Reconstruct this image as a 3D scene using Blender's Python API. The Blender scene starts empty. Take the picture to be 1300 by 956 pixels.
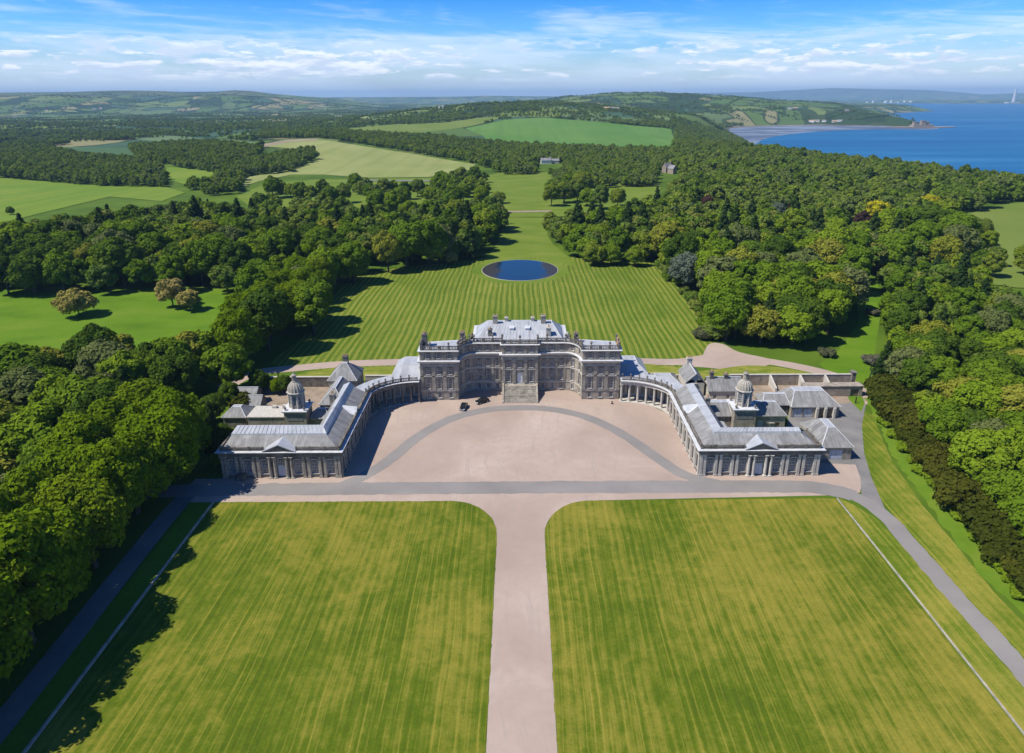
import bpy, bmesh, math, random
import numpy as np
from mathutils import Vector, Matrix
from mathutils.geometry import tessellate_polygon
random.seed(7); RNG = np.random.default_rng(11)
R = math.radians
S = bpy.context.scene
COL = S.collection
# ------------------------------------------------------------------ camera, sky, sun, exposure
EYE = 88.0; FOC = 867.0; PITCH = math.atan((433 - 124) / FOC); ROLL = R(0.25)
cp_, sp_ = math.cos(PITCH), math.sin(PITCH)
cam_d = bpy.data.cameras.new('camera'); cam = bpy.data.objects.new('camera', cam_d); COL.objects.link(cam)
cam_d.sensor_width = 36; cam_d.lens = FOC / 1300 * 36
cam_d.shift_x = -(660 - 650) / 1300; cam_d.shift_y = -(478 - 433) / 1300
cam_d.clip_start = 1; cam_d.clip_end = 90000
cam.matrix_world = Matrix.Translation((0, 0, EYE)) @ Matrix.Rotation(R(90) - PITCH, 4, 'X') @ Matrix.Rotation(ROLL * -1, 4, 'Z')
S.camera = cam
S.view_settings.view_transform = 'Standard'; S.view_settings.look = 'None'
S.view_settings.exposure = 0.25; S.view_settings.gamma = 1.0
S.cycles.max_bounces = 8; S.cycles.diffuse_bounces = 2; S.cycles.glossy_bounces = 3
S.cycles.transmission_bounces = 3; S.cycles.volume_bounces = 0; S.cycles.transparent_max_bounces = 6
S.cycles.use_denoising = True

SUN_EL = R(54); SUN_AZ = math.atan2(-0.96, -0.28)           # azimuth of the sun from +y towards +x
sdir = Vector((math.sin(SUN_AZ) * math.cos(SUN_EL), math.cos(SUN_AZ) * math.cos(SUN_EL), math.sin(SUN_EL)))
sl = bpy.data.lights.new('sun', 'SUN'); sl.energy = 5.0; sl.angle = R(0.53); sl.color = (1.0, 0.95, 0.86)
so = bpy.data.objects.new('sun', sl); COL.objects.link(so); so.location = (-300, -60, 500)
so.rotation_euler = sdir.to_track_quat('Z', 'Y').to_euler()


class NT:
    """small helper round a node tree"""
    def __init__(s, tree):
        s.t = tree; s.N = tree.nodes; s.L = tree.links
    def n(s, typ, **kw):
        x = s.N.new(typ)
        for k, v in kw.items(): setattr(x, k, v)
        return x
    def put(s, sock, v):
        if hasattr(v, 'is_output'): s.L.new(v, sock)
        elif isinstance(v, (tuple, list)):
            v = tuple(v)
            if sock.type == 'RGBA' and len(v) == 3: v = v + (1,)
            sock.default_value = v
        else: sock.default_value = v
    def m(s, op, a, b=0.0, c=0.0, clamp=False):
        x = s.n('ShaderNodeMath', operation=op, use_clamp=clamp)
        s.put(x.inputs[0], a); s.put(x.inputs[1], b)
        if op in ('MULTIPLY_ADD', 'SMOOTH_MIN', 'COMPARE', 'WRAP'): s.put(x.inputs[2], c)
        return x.outputs[0]
    def vmul(s, v, k):
        x = s.n('ShaderNodeVectorMath', operation='MULTIPLY'); s.put(x.inputs[0], v); s.put(x.inputs[1], k); return x.outputs[0]
    def noise(s, vec, scale, detail=4, rough=.55, dist=0.0):
        x = s.n('ShaderNodeTexNoise'); s.put(x.inputs['Vector'], vec); x.inputs['Scale'].default_value = scale
        x.inputs['Detail'].default_value = detail; x.inputs['Roughness'].default_value = rough; x.inputs['Distortion'].default_value = dist
        return x.outputs['Fac']
    def ramp(s, f, stops, interp='LINEAR'):
        x = s.n('ShaderNodeValToRGB'); s.put(x.inputs[0], f); r = x.color_ramp; r.interpolation = interp
        while len(r.elements) < len(stops): r.elements.new(.5)
        for e, (p, c) in zip(r.elements, stops):
            e.position = p; e.color = tuple(c) + (1,) if not isinstance(c, (int, float)) else (c, c, c, 1)
        return x.outputs[0]
    def mix(s, f, a, b, blend='MIX'):
        x = s.n('ShaderNodeMix', data_type='RGBA', blend_type=blend)
        s.put(x.inputs[0], f); s.put(x.inputs[6], a); s.put(x.inputs[7], b); return x.outputs[2]
    def smooth(s, f, a, b):
        x = s.n('ShaderNodeMapRange', interpolation_type='SMOOTHSTEP'); s.put(x.inputs[0], f)
        x.inputs[1].default_value = a; x.inputs[2].default_value = b; return x.outputs[0]
    def sep(s, v):
        x = s.n('ShaderNodeSeparateXYZ'); s.put(x.inputs[0], v); return x.outputs
    def comb(s, a, b, c):
        x = s.n('ShaderNodeCombineXYZ'); s.put(x.inputs[0], a); s.put(x.inputs[1], b); s.put(x.inputs[2], c); return x.outputs[0]
    def pos(s): return s.n('ShaderNodeNewGeometry').outputs['Position']
    def obj(s): return s.n('ShaderNodeTexCoord').outputs['Object']


W = bpy.data.worlds.new('World'); S.world = W; W.use_nodes = True
w = NT(W.node_tree); w.N.clear()
sky = w.n('ShaderNodeTexSky', sky_type='NISHITA', sun_disc=False, sun_elevation=SUN_EL, sun_rotation=SUN_AZ,
          altitude=100.0, air_density=1.0, dust_density=0.3, ozone_density=2.0)
dvec = w.n('ShaderNodeTexCoord').outputs['Generated']
dx, dy, dz = w.sep(dvec)
el = w.m('MAXIMUM', dz, 0.0)
tint = w.ramp(el, [(0.0, (1.0, 1.12, 1.50)), (.04, (.86, 1.06, 1.38)), (.08, (.40, .90, 1.45)), (.125, (.12, .64, 1.45)), (.3, (.15, .50, 1.05)), (1.0, (.15, .46, .95))])
base = w.mix(1.0, sky.outputs[0], tint, 'MULTIPLY')
# high thin veil, in wisps
wv_ = w.comb(w.m('ADD', w.m('MULTIPLY', dx, 3.2), w.m('MULTIPLY', dz, 9.0)), w.m('MULTIPLY', dy, 3.2), w.m('MULTIPLY', dz, 26.0))
v1 = w.noise(wv_, .95, 8, .60, .8)
v2 = w.noise(w.comb(w.m('ADD', w.m('MULTIPLY', dx, 9.0), w.m('MULTIPLY', dz, 34.0)), w.m('MULTIPLY', dy, 9.0), w.m('MULTIPLY', dz, 70.0)), 1.0, 7, .62, 1.4)
veil = w.m('ADD', w.m('MULTIPLY', v1, .72), w.m('MULTIPLY', v2, .36))
veil = w.smooth(w.m('ADD', veil, w.m('MULTIPLY', w.m('SUBTRACT', .075, el), 1.5, 0, False)), .46, .72)
# small heaped clouds low over the land
cv = w.comb(w.m('MULTIPLY', dx, 13.0), w.m('MULTIPLY', dy, 13.0), w.m('MULTIPLY', el, 58.0))
c1 = w.noise(cv, 1.9, 9, .58, .2)
band = w.m('MULTIPLY', w.smooth(el, .016, .034), w.m('SUBTRACT', 1.0, w.smooth(el, .050, .085)))
where = w.noise(w.comb(w.m('MULTIPLY', dx, 2.4), w.m('MULTIPLY', dy, 2.4), w.m('MULTIPLY', el, 16.0)), 1.0, 2, .5)
cum = w.smooth(w.m('ADD', c1, w.m('MULTIPLY', w.m('SUBTRACT', where, .44), .8)), .53, .62)
cum = w.m('MULTIPLY', cum, band)
shade = w.smooth(w.noise(w.comb(w.m('MULTIPLY', dx, 13.0), w.m('MULTIPLY', dy, 13.0), w.m('MULTIPLY', w.m('ADD', el, .006), 58.0)), 1.9, 5, .58), .38, .60)
ccol = w.mix(shade, (10.4, 10.6, 10.9), (6.6, 7.6, 9.2))
out = w.mix(w.m('MULTIPLY', veil, .66), base, (7.6, 8.8, 10.4))
out = w.mix(w.m('MULTIPLY', cum, .92), out, ccol)
bg = w.n('ShaderNodeBackground'); w.L.new(out, bg.inputs[0]); bg.inputs[1].default_value = 0.10
wo = w.n('ShaderNodeOutputWorld'); w.L.new(bg.outputs[0], wo.inputs[0])

# ------------------------------------------------------------------ terrain function
def unproj(px, py, z=0.0):
    cr, sr = math.cos(ROLL), math.sin(ROLL); a, b = px - 660, py - 433
    u = a * cr - b * sr; v = a * sr + b * cr
    dx_, dy_, dz_ = u, FOC * cp_ - v * sp_, -(FOC * sp_ + v * cp_)
    t = (z - EYE) / dz_
    return dx_ * t, dy_ * t

SEA = -42.0
coast = [(-60000, -9000), (820, -9000), (780, 0), (700, 480), (620, 800), (555, 1150), (520, 1470)]
coast += [unproj(a, b, SEA) for a, b in [(968, 195), (952, 181), (932, 171), (922, 165), (930, 162), (965, 160), (1040, 158.5), (1120, 160), (1175, 162), (1188, 161), (1150, 156.5), (1110, 153), (1090, 148), (1120, 144.5),
          (1160, 142), (1180, 140.5), (1150, 137), (1085, 134.5), (1078, 133), (1020, 131.6)]]
coast += [unproj(940, 130.6, SEA), (9000, 42000), (-60000, 42000)]
coast2 = [unproj(a, b, SEA) for a, b in [(840, 130.4), (1000, 130.2), (1190, 131.2), (1280, 131.5), (1420, 131.0), (1700, 130.5)]] + [(60000, 42000), (5000, 42000)]
def poly_sd(P, x, y):
    """signed distance to polygon, + inside"""
    P = np.array(P, float); d2 = np.full(x.shape, 1e30); ins = np.zeros(x.shape, bool)
    for i in range(len(P)):
        ax, ay = P[i - 1]; bx, by = P[i]
        ex, ey = bx - ax, by - ay; L2 = ex * ex + ey * ey + 1e-9
        t = np.clip(((x - ax) * ex + (y - ay) * ey) / L2, 0, 1)
        d2 = np.minimum(d2, (x - ax - t * ex) ** 2 + (y - ay - t * ey) ** 2)
        if ay != by:
            cnd = ((ay > y) != (by > y)) & (x < (bx - ax) * (y - ay) / (by - ay) + ax); ins ^= cnd
    return np.where(ins, 1, -1) * np.sqrt(d2)
def inside(P, x, y): return poly_sd(P, np.asarray(x, float), np.asarray(y, float)) > 0
def sst(a, b, v):
    t = np.clip((v - a) / (b - a), 0, 1); return t * t * (3 - 2 * t)
def vnoise(x, y, s, seed):
    """cheap smooth value noise"""
    x = x / s; y = y / s; xi = np.floor(x); yi = np.floor(y); fx = x - xi; fy = y - yi
    fx = fx * fx * (3 - 2 * fx); fy = fy * fy * (3 - 2 * fy)
    def hsh(a, b):
        q = np.sin(a * 127.1 + b * 311.7 + seed * 17.3) * 43758.5453; return q - np.floor(q)
    return (hsh(xi, yi) * (1 - fx) + hsh(xi + 1, yi) * fx) * (1 - fy) + (hsh(xi, yi + 1) * (1 - fx) + hsh(xi + 1, yi + 1) * fx) * fy
RIDGES = [  # distance, half depth, skyline as (photo column, photo row)
    (9000, 2300, [(-700, 119), (-200, 117), (0, 117), (60, 116.3), (110, 116.2), (135, 114.7), (200, 115), (262, 117.5), (300, 114.8), (325, 115.5), (345, 118.5), (390, 122), (430, 124.5), (480, 130), (700, 134), (3000, 140)]),
    (7000, 1200, [(-700, 125), (0, 121), (70, 119), (130, 121), (190, 124), (240, 122), (290, 119.5), (350, 123), (400, 128), (480, 136), (700, 140), (3000, 140)]),
    (15000, 3500, [(-700, 124), (300, 124), (400, 123.3), (480, 122.8), (560, 122.3), (640, 122.0), (700, 123), (760, 125), (850, 131), (3000, 140)]),
    (4700, 1500, [(-700, 150), (560, 140), (640, 132), (690, 127), (720, 123.5), (760, 120.5), (785, 119), (835, 118.8), (880, 121.5), (930, 124), (1000, 129), (1060, 132), (1120, 137), (3000, 145)]),
    (26000, 3300, [(-700, 140), (760, 140), (830, 124), (870, 120), (940, 118.5), (1000, 117), (1045, 115.6), (1120, 115.6), (1160, 117.5), (1200, 119.5), (1260, 122.5), (1330, 121), (1500, 124), (3000, 130)]),
]
def hgt(x, y):
    x = np.asarray(x, float); y = np.asarray(y, float)
    r = np.hypot(x, y); yy = np.maximum(y, 60.0)
    pxa = np.clip(660 + FOC * x / (yy * cp_ + 29), -700, 3000)
    far = sst(700, 2200, r) * sst(-200, 800, y)
    z = far * (vnoise(x, y, 900, 1) * 22 + vnoise(x, y, 380, 2) * 9 - 15)
    # wooded rise with the big green field on its near side
    z = z + 60 * np.exp(-(((x - 20) / 620) ** 2 + ((y - 2950) / 950) ** 2))
    z = z + 13 * np.exp(-(((x + 420) / 260) ** 2 + ((y - 1500) / 420) ** 2)) - 7 * np.exp(-(((x + 560) / 260) ** 2 + ((y - 900) / 200) ** 2))
    z = z - 14 * sst(2600, 4200, r) * sst(600, -300, x)
    for D, hd, sk in RIDGES:
        sx = np.array([a for a, b in sk], float); sy = np.array([b for a, b in sk], float)
        top = EYE + (124 - np.interp(pxa, sx, sy)) * D / 885.0
        top = top + (vnoise(x, y, D * .05, 5) - .5) * D * .0016
        f = sst(D - hd, D, r) * (1 - .85 * sst(D, D + 1.2 * hd, r)) * sst(-200, 1500, y)
        z = np.maximum(z, z * (1 - f) + top * f)
    flat = 1 - sst(430, 800, r)
    z = z * (1 - flat)
    sd = np.maximum(poly_sd(coast, x, y), poly_sd(coast2, x, y))
    wdt = np.clip(r * .14, 130, 260); wdt = np.where(r > 2600, 160, wdt)
    k = sst(0, 1, sd / wdt)
    low = SEA + np.clip(sd * .05, -6, 5)
    return low * (1 - k) + z * k
def h1(x, y): return float(hgt(np.array([x]), np.array([y]))[0])
_steps = np.geomspace(40, 34000, 1500)
def at(px, py, up=0.0):
    """photo column/row -> point on the terrain (up metres above it)"""
    cr, sr = math.cos(ROLL), math.sin(ROLL); a, b = px - 660, py - 433
    u = a * cr - b * sr; v = a * sr + b * cr
    d = np.array((u, FOC * cp_ - v * sp_, -(FOC * sp_ + v * cp_)))
    d = d / np.hypot(d[0], d[1])
    x = d[0] * _steps; y = d[1] * _steps; z = EYE + d[2] * _steps
    q = np.nonzero(z < hgt(x, y) + up)[0]
    t = _steps[q[0]] if len(q) else 30000.0
    if len(q) and q[0] > 0:
        a0, b0 = _steps[q[0] - 1], t
        for _ in range(14):
            m_ = (a0 + b0) / 2
            if EYE + d[2] * m_ < h1(d[0] * m_, d[1] * m_) + up: b0 = m_
            else: a0 = m_
        t = b0
    return (float(d[0] * t), float(d[1] * t))
def pts(lst, up=0.0): return [at(a, b, up) for a, b in lst]

# ------------------------------------------------------------------ object helpers
def tag(o, label=None, cat=None, group=None, kind=None):
    if label: o['label'] = label
    if cat: o['category'] = cat
    if group: o['group'] = group
    if kind: o['kind'] = kind
    return o
def thing(name, loc, label, cat, group=None, rz=0.0):
    o = bpy.data.objects.new(name, None); COL.objects.link(o); o.location = loc; o.rotation_euler = (0, 0, rz)
    o.empty_display_size = 0.5
    return tag(o, label, cat, group)
class MB:
    """mesh builder"""
    def __init__(s): s.v = []; s.f = []
    def face(s, *P):
        i = len(s.v); s.v += [tuple(p) for p in P]; s.f.append(tuple(range(i, i + len(P))))
    def box(s, x0, x1, y0, y1, z0, z1):
        i = len(s.v)
        s.v += [(x0, y0, z0), (x1, y0, z0), (x1, y1, z0), (x0, y1, z0), (x0, y0, z1), (x1, y0, z1), (x1, y1, z1), (x0, y1, z1)]
        s.f += [(i, i + 3, i + 2, i + 1), (i + 4, i + 5, i + 6, i + 7), (i, i + 1, i + 5, i + 4), (i + 1, i + 2, i + 6, i + 5), (i + 2, i + 3, i + 7, i + 6), (i + 3, i, i + 4, i + 7)]
        return s
    def obox(s, o, u, a0, a1, b0, b1, z0, z1):
        """box along direction u from o; a along, b outward (to the right-hand side of u)"""
        n = (u[1], -u[0]); i = len(s.v)
        for z in (z0, z1):
            for a, b in ((a0, b0), (a0, b1), (a1, b1), (a1, b0)):
                s.v.append((o[0] + u[0] * a + n[0] * b, o[1] + u[1] * a + n[1] * b, z))
        s.f += [(i, i + 3, i + 2, i + 1)[::-1], (i + 4, i + 5, i + 6, i + 7)[::1], (i, i + 1, i + 5, i + 4), (i + 1, i + 2, i + 6, i + 5), (i + 2, i + 3, i + 7, i + 6), (i + 3, i, i + 4, i + 7)]
        return s
    def prism(s, poly, z0, z1):
        n = len(poly); i = len(s.v)
        s.v += [(a, b, z0) for a, b in poly] + [(a, b, z1) for a, b in poly]
        s.f.append(tuple(range(i, i + n))[::-1]); s.f.append(tuple(range(i + n, i + 2 * n)))
        for k in range(n):
            j = (k + 1) % n; s.f.append((i + k, i + j, i + n + j, i + n + k))
        return s
    def lathe(s, c, prof, seg=10, a0=0.0):
        i = len(s.v); n = len(prof)
        for k in range(seg):
            a = a0 + 2 * math.pi * k / seg
            for r, z in prof: s.v.append((c[0] + r * math.cos(a), c[1] + r * math.sin(a), c[2] + z))
        for k in range(seg):
            k2 = (k + 1) % seg
            for j in range(n - 1):
                s.f.append((i + k * n + j, i + k2 * n + j, i + k2 * n + j + 1, i + k * n + j + 1))
        s.f.append(tuple(i + k * n + n - 1 for k in range(seg))); s.f.append(tuple(i + k * n for k in range(seg))[::-1])
        return s
    def sweep(s, path, prof, closed=False):
        """profile (out, z) swept along plan path, out = right-hand side of travel, mitred"""
        n = len(path); m_ = len(prof); i = len(s.v)
        for k in range(n):
            p = path[k]
            def d(a, b):
                l = math.hypot(b[0] - a[0], b[1] - a[1]) or 1; return ((b[0] - a[0]) / l, (b[1] - a[1]) / l)
            if closed or 0 < k < n - 1: d0 = d(path[k - 1], p); d1 = d(p, path[(k + 1) % n])
            elif k == 0: d0 = d1 = d(p, path[1])
            else: d0 = d1 = d(path[k - 1], p)
            n0 = (d0[1], -d0[0]); n1 = (d1[1], -d1[0]); bx, by = n0[0] + n1[0], n0[1] + n1[1]
            q = bx * n0[0] + by * n0[1]; bx, by = (bx / q, by / q) if q > .2 else n0
            for o_, z in prof: s.v.append((p[0] + bx * o_, p[1] + by * o_, z))
        for k in range(n if closed else n - 1):
            k2 = (k + 1) % n
            for j in range(m_):
                j2 = (j + 1) % m_
                s.f.append((i + k * m_ + j, i + k2 * m_ + j, i + k2 * m_ + j2, i + k * m_ + j2))
        if not closed:
            s.f.append(tuple(i + j for j in range(m_))); s.f.append(tuple(i + (n - 1) * m_ + j for j in range(m_))[::-1])
        return s
    def mesh(s, name, m=None, off=(0, 0, 0), smooth=False):
        me = bpy.data.meshes.new(name)
        me.from_pydata([(a - off[0], b - off[1], c - off[2]) for a, b, c in s.v], [], s.f)
        if m: me.materials.append(m)
        if smooth:
            for p in me.polygons: p.use_smooth = True
        me.validate(); me.update(); return me
def wloc(o):
    v = Vector(o.location); q = o.parent
    while q: v = v + Vector(q.location); q = q.parent
    return v
def part(name, mb, m, parent=None, smooth=False, fix=True):
    off = wloc(parent) if parent else (0, 0, 0)
    me = mb.mesh(name, m, off, smooth)
    if fix:
        b = bmesh.new(); b.from_mesh(me); bmesh.ops.recalc_face_normals(b, faces=b.faces); b.to_mesh(me); b.free()
    o = bpy.data.objects.new(name, me); COL.objects.link(o); o.parent = parent
    return o
def inst(name, me, parent, loc, rz=0.0, scale=None):
    o = bpy.data.objects.new(name, me); COL.objects.link(o); o.parent = parent; o.location = loc; o.rotation_euler = (0, 0, rz)
    if scale: o.scale = scale
    return o
def strip(path, wl, wr):
    """ribbon outline: left offset wl, right offset wr"""
    L_, R_ = [], []
    for k, p in enumerate(path):
        a = path[max(k - 1, 0)]; b = path[min(k + 1, len(path) - 1)]
        l = math.hypot(b[0] - a[0], b[1] - a[1]); t = ((b[0] - a[0]) / l, (b[1] - a[1]) / l)
        L_.append((p[0] - t[1] * wl, p[1] + t[0] * wl)); R_.append((p[0] + t[1] * wr, p[1] - t[0] * wr))
    return L_ + R_[::-1]
def smooth_path(P, n=6, closed=False):
    out_ = []; N_ = len(P); rng = range(N_ if closed else N_ - 1)
    for k in rng:
        if closed: p0, p1, p2, p3 = P[k - 1], P[k], P[(k + 1) % N_], P[(k + 2) % N_]
        else: p0, p1, p2, p3 = P[max(k - 1, 0)], P[k], P[k + 1], P[min(k + 2, N_ - 1)]
        for j in range(n):
            t = j / n
            out_.append(tuple(.5 * ((2 * p1[i]) + (p2[i] - p0[i]) * t + (2 * p0[i] - 5 * p1[i] + 4 * p2[i] - p3[i]) * t * t + (3 * p1[i] - p0[i] - 3 * p2[i] + p3[i]) * t ** 3) for i in (0, 1)))
    if not closed: out_.append(P[-1])
    return out_
_nsheet = [0]
def sheet(name, poly, z, m, step=None):
    """flat or draped sheet; z is height above the terrain"""
    if not step and z >= 0: _nsheet[0] += 1; z = z * 2.5 + _nsheet[0] * .0005
    bm = bmesh.new(); poly = [p for k, p in enumerate(poly) if math.hypot(p[0] - poly[k - 1][0], p[1] - poly[k - 1][1]) > 1e-3]
    vs = [bm.verts.new((a, b, 0)) for a, b in poly]
    for tri in tessellate_polygon([[Vector((a, b, 0)) for a, b in poly]]):
        A, B, C = [vs[q] for q in tri]; cr = (B.co - A.co).cross(C.co - A.co).z
        if abs(cr) > 1e-6: bm.faces.new((A, B, C) if cr > 0 else (A, C, B))
    if step:
        for ax in (0, 1):
            c = [p[ax] for p in poly]; k = math.ceil(min(c) / step) * step
            while k < max(c):
                co = [0, 0, 0]; co[ax] = k; nn = [0, 0, 0]; nn[ax] = 1
                bmesh.ops.bisect_plane(bm, geom=bm.verts[:] + bm.edges[:] + bm.faces[:], plane_co=co, plane_no=nn); k += step
    bmesh.ops.triangulate(bm, faces=bm.faces[:])
    xs = np.array([v.co.x for v in bm.verts]); ys = np.array([v.co.y for v in bm.verts])
    zs = hgt(xs, ys) + z if step else np.full(xs.shape, z)
    for v, q in zip(bm.verts, zs): v.co.z = q
    me = bpy.data.meshes.new(name); bm.to_mesh(me); bm.free(); me.materials.append(m)
    o = bpy.data.objects.new(name, me); COL.objects.link(o); o['kind'] = 'structure'; return o

# ------------------------------------------------------------------ materials
def newmat(name):
    m = bpy.data.materials.new(name); m.use_nodes = True; t = NT(m.node_tree); b = t.N['Principled BSDF']
    return m, t, b
def fin(t, b, col, rough=.9, spec=.25, bump=None, bs=.3, bd=.05):
    t.put(b.inputs['Base Color'], col); t.put(b.inputs['Roughness'], rough); b.inputs['Specular IOR Level'].default_value = spec
    if bump is not None:
        x = t.n('ShaderNodeBump'); x.inputs['Strength'].default_value = bs; x.inputs['Distance'].default_value = bd
        t.put(x.inputs['Height'], bump); t.L.new(x.outputs[0], b.inputs['Normal'])
def noisy(name, stops, scale, rough=.9, spec=.25, stretch=(1, 1, 1), detail=6, world=True, bs=0.0, bd=.05, speck=None):
    m, t, b = newmat(name); v = t.vmul(t.pos() if world else t.obj(), stretch)
    f = t.noise(v, scale, detail, .6); c = t.ramp(f, stops)
    if speck: c = t.mix(t.m('MULTIPLY', t.smooth(t.noise(v, speck[0], 3, .6), .45, .7), speck[2]), c, speck[1])
    fin(t, b, c, rough, spec, f if bs else None, bs, bd); return m
def mat_lawn(name, green, dry, dark, period, dryness, seed, amp=.30, fine=.42, line=.45, patch=1.0):
    m, t, b = newmat(name); P = t.pos(); x, y, z = t.sep(P)
    wob = t.m('MULTIPLY', t.m('SUBTRACT', t.noise(t.vmul(P, (.02, .012, 1)), 1, 3), .5), 5.0)
    xx = t.m('ADD', x, wob)
    st = t.m('ADD', t.m('MULTIPLY', t.m('SINE', t.m('MULTIPLY', xx, 2 * math.pi / period)), .5), .5)
    st = t.smooth(st, .18, .82)
    # every pass of the mower differs a little
    per = t.noise(t.comb(t.m('MULTIPLY', xx, .30), t.m('MULTIPLY', y, .004), seed), 1.0, 5, .85)
    fi = t.noise(t.comb(t.m('MULTIPLY', xx, 3.0), t.m('MULTIPLY', y, .045), seed + 4), 1.0, 3, .7)
    pat = t.noise(t.vmul(P, (1, .7, 1)), .030, 7, .66, .5)
    pat2 = t.noise(P, .30, 6, .72, .3)
    d = t.m('ADD', t.m('MULTIPLY', t.m('SUBTRACT', st, .5), amp), t.m('MULTIPLY', t.m('SUBTRACT', per, .5), .55))
    d = t.m('ADD', d, t.m('MULTIPLY', t.m('SUBTRACT', fi, .5), fine))
    d = t.m('ADD', d, t.m('MULTIPLY', t.m('SUBTRACT', pat, .5), 1.75 * patch))
    d = t.m('ADD', d, t.m('MULTIPLY', t.m('SUBTRACT', pat2, .5), .9 * patch))
    d = t.m('ADD', d, dryness)
    c = t.ramp(d, [(.0, dark), (.38, green), (.62, tuple(.5 * (a + q) for a, q in zip(green, dry))), (1.0, dry)])
    ln = t.m('ABSOLUTE', t.m('SUBTRACT', t.m('FRACT', t.m('MULTIPLY', xx, 1.0 / (period * .68))), .5))
    c = t.mix(t.m('MULTIPLY', t.m('MULTIPLY', t.smooth(ln, .17, .04), t.smooth(fi, .40, .62)), line), c, tuple(q * 1.12 for q in dry))
    g = t.noise(P, 2.2, 4, .7)
    c = t.mix(t.smooth(g, .35, .75), t.mix(.20, c, (0, 0, 0)), c)
    fin(t, b, c, .92, .12, g, .35, .06); return m
GRASS = (.096, .140, .006); DRY = (.315, .262, .040); GDARK = (.056, .090, .004)
M = {}
M['lawn_l'] = mat_lawn('mown_lawn_west', GRASS, DRY, GDARK, 1.7, .46, 1.0, .10, .40)
M['lawn_r'] = mat_lawn('mown_lawn_east', GRASS, DRY, GDARK, 1.7, .54, 9.0, .12, .44)
M['lawn_b'] = mat_lawn('mown_lawn_garden', (.105, .168, .010), (.30, .29, .055), (.065, .115, .007), 2.5, .45, 4.0, .34, .32, .42, .5)
M['verge'] = mat_lawn('mown_verge', (.12, .175, .010), (.34, .29, .05), (.07, .118, .006), 1.7, .54, 14.0, .12, .4)
M['oval'] = noisy('dry_grass', [(.3, (.10, .15, .012)), (.5, (.19, .21, .03)), (.7, (.30, .26, .06))], .16, .95, .1, (1, 2.2, 1), 6)
M['park'] = noisy('park_grass', [(.25, (.062, .135, .006)), (.5, (.105, .195, .009)), (.75, (.15, .215, .02))], .03, .95, .1, (1, 1.8, 1), 8, speck=(.9, (.05, .10, .006), .35))
M['avenue'] = noisy('avenue_grass', [(.25, (.09, .15, .012)), (.5, (.13, .185, .02)), (.75, (.18, .215, .035))], .03, .95, .1, (1, 1.8, 1), 8)
M['lush'] = noisy('rough_grass', [(.25, (.08, .155, .010)), (.5, (.115, .195, .014)), (.75, (.18, .215, .025))], .12, .95, .1, (1, 1, 1), 8)
M['gravel'] = None
def mat_gravel():
    m, t, b = newmat('pink_gravel'); P = t.pos(); x, y, z = t.sep(P)
    big = t.noise(P, .045, 6, .6, .5); mid = t.noise(P, .5, 5, .65); fine = t.noise(P, 7.0, 3, .7)
    c = t.ramp(big, [(.28, (.355, .268, .212)), (.5, (.43, .33, .265)), (.72, (.52, .42, .345))])
    c = t.mix(t.m('MULTIPLY', t.smooth(mid, .42, .75), .35), c, (.33, .265, .225))
    tr = t.noise(t.comb(t.m('ADD', t.m('MULTIPLY', x, .9), t.m('MULTIPLY', t.noise(P, .03, 2), 12.0)), t.m('MULTIPLY', y, .035), 2.0), 1.0, 3, .7)
    c = t.mix(t.m('MULTIPLY', t.smooth(tr, .54, .66), .42), c, (.34, .285, .25))
    c = t.mix(t.m('MULTIPLY', fine, .34), c, (.25, .19, .155))
    fin(t, b, c, .93, .15, fine, .3, .03); return m
M['gravel'] = mat_gravel()
def mat_tar():
    m, t, b = newmat('worn_tarmac'); P = t.pos()
    big = t.noise(P, .06, 5, .6, .3); fine = t.noise(P, 3.0, 4, .7)
    c = t.ramp(big, [(.3, (.215, .198, .182)), (.55, (.262, .240, .220)), (.75, (.315, .285, .258))])
    c = t.mix(t.m('MULTIPLY', fine, .3), c, (.15, .14, .13)); fin(t, b, c, .85, .25, fine, .2, .02); return m
M['tar'] = mat_tar()
M['tar_dark'] = noisy('dark_tarmac', [(.3, (.15, .145, .14)), (.7, (.24, .225, .205))], .15, .85, .25, (1, 1, 1), 6)
M['earth'] = noisy('garden_earth', [(.3, (.22, .17, .12)), (.7, (.36, .28, .21))], .4, .95, .1)
def mat_stone(name, a, b_, c_, stain=.5):
    m, t, b = newmat(name); P = t.pos(); x, y, z = t.sep(P)
    n1 = t.noise(P, .55, 6, .65); c = t.ramp(n1, [(.3, a), (.5, b_), (.72, c_)])
    blk = t.n('ShaderNodeTexVoronoi', feature='F1', distance='CHEBYCHEV'); t.put(blk.inputs['Vector'], t.vmul(P, (.9, .9, 2.3))); blk.inputs['Scale'].default_value = 1.0
    hv = t.sep(blk.outputs['Color'])[0]
    c = t.mix(.30, c, t.mix(hv, t.mix(.6, c, (.05, .04, .03)), t.mix(.5, c, (.62, .52, .40))))
    st = t.noise(t.vmul(P, (1.1, 1.1, .10)), 1.0, 5, .7)
    c = t.mix(t.m('MULTIPLY', t.smooth(st, .47, .72), stain), c, (.055, .050, .045))
    cr = t.m('LESS_THAN', t.m('MODULO', t.m('ADD', z, 100.0), .42), .05)
    c = t.mix(t.m('MULTIPLY', cr, .45), c, (.06, .05, .04))
    fin(t, b, c, .9, .2, n1, .3, .04); return m
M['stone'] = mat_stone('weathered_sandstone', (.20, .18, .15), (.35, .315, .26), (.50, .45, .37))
M['stone_dk'] = mat_stone('sooty_and_shaded_sandstone', (.085, .08, .072), (.165, .152, .132), (.27, .24, .205), .6)  # dark stone; on the left colonnade it stands in for shade
M['trim'] = noisy('pale_stone_trim', [(.3, (.40, .37, .32)), (.7, (.58, .54, .47))], 1.2, .9, .2, (1, 1, .4), 6)
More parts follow.
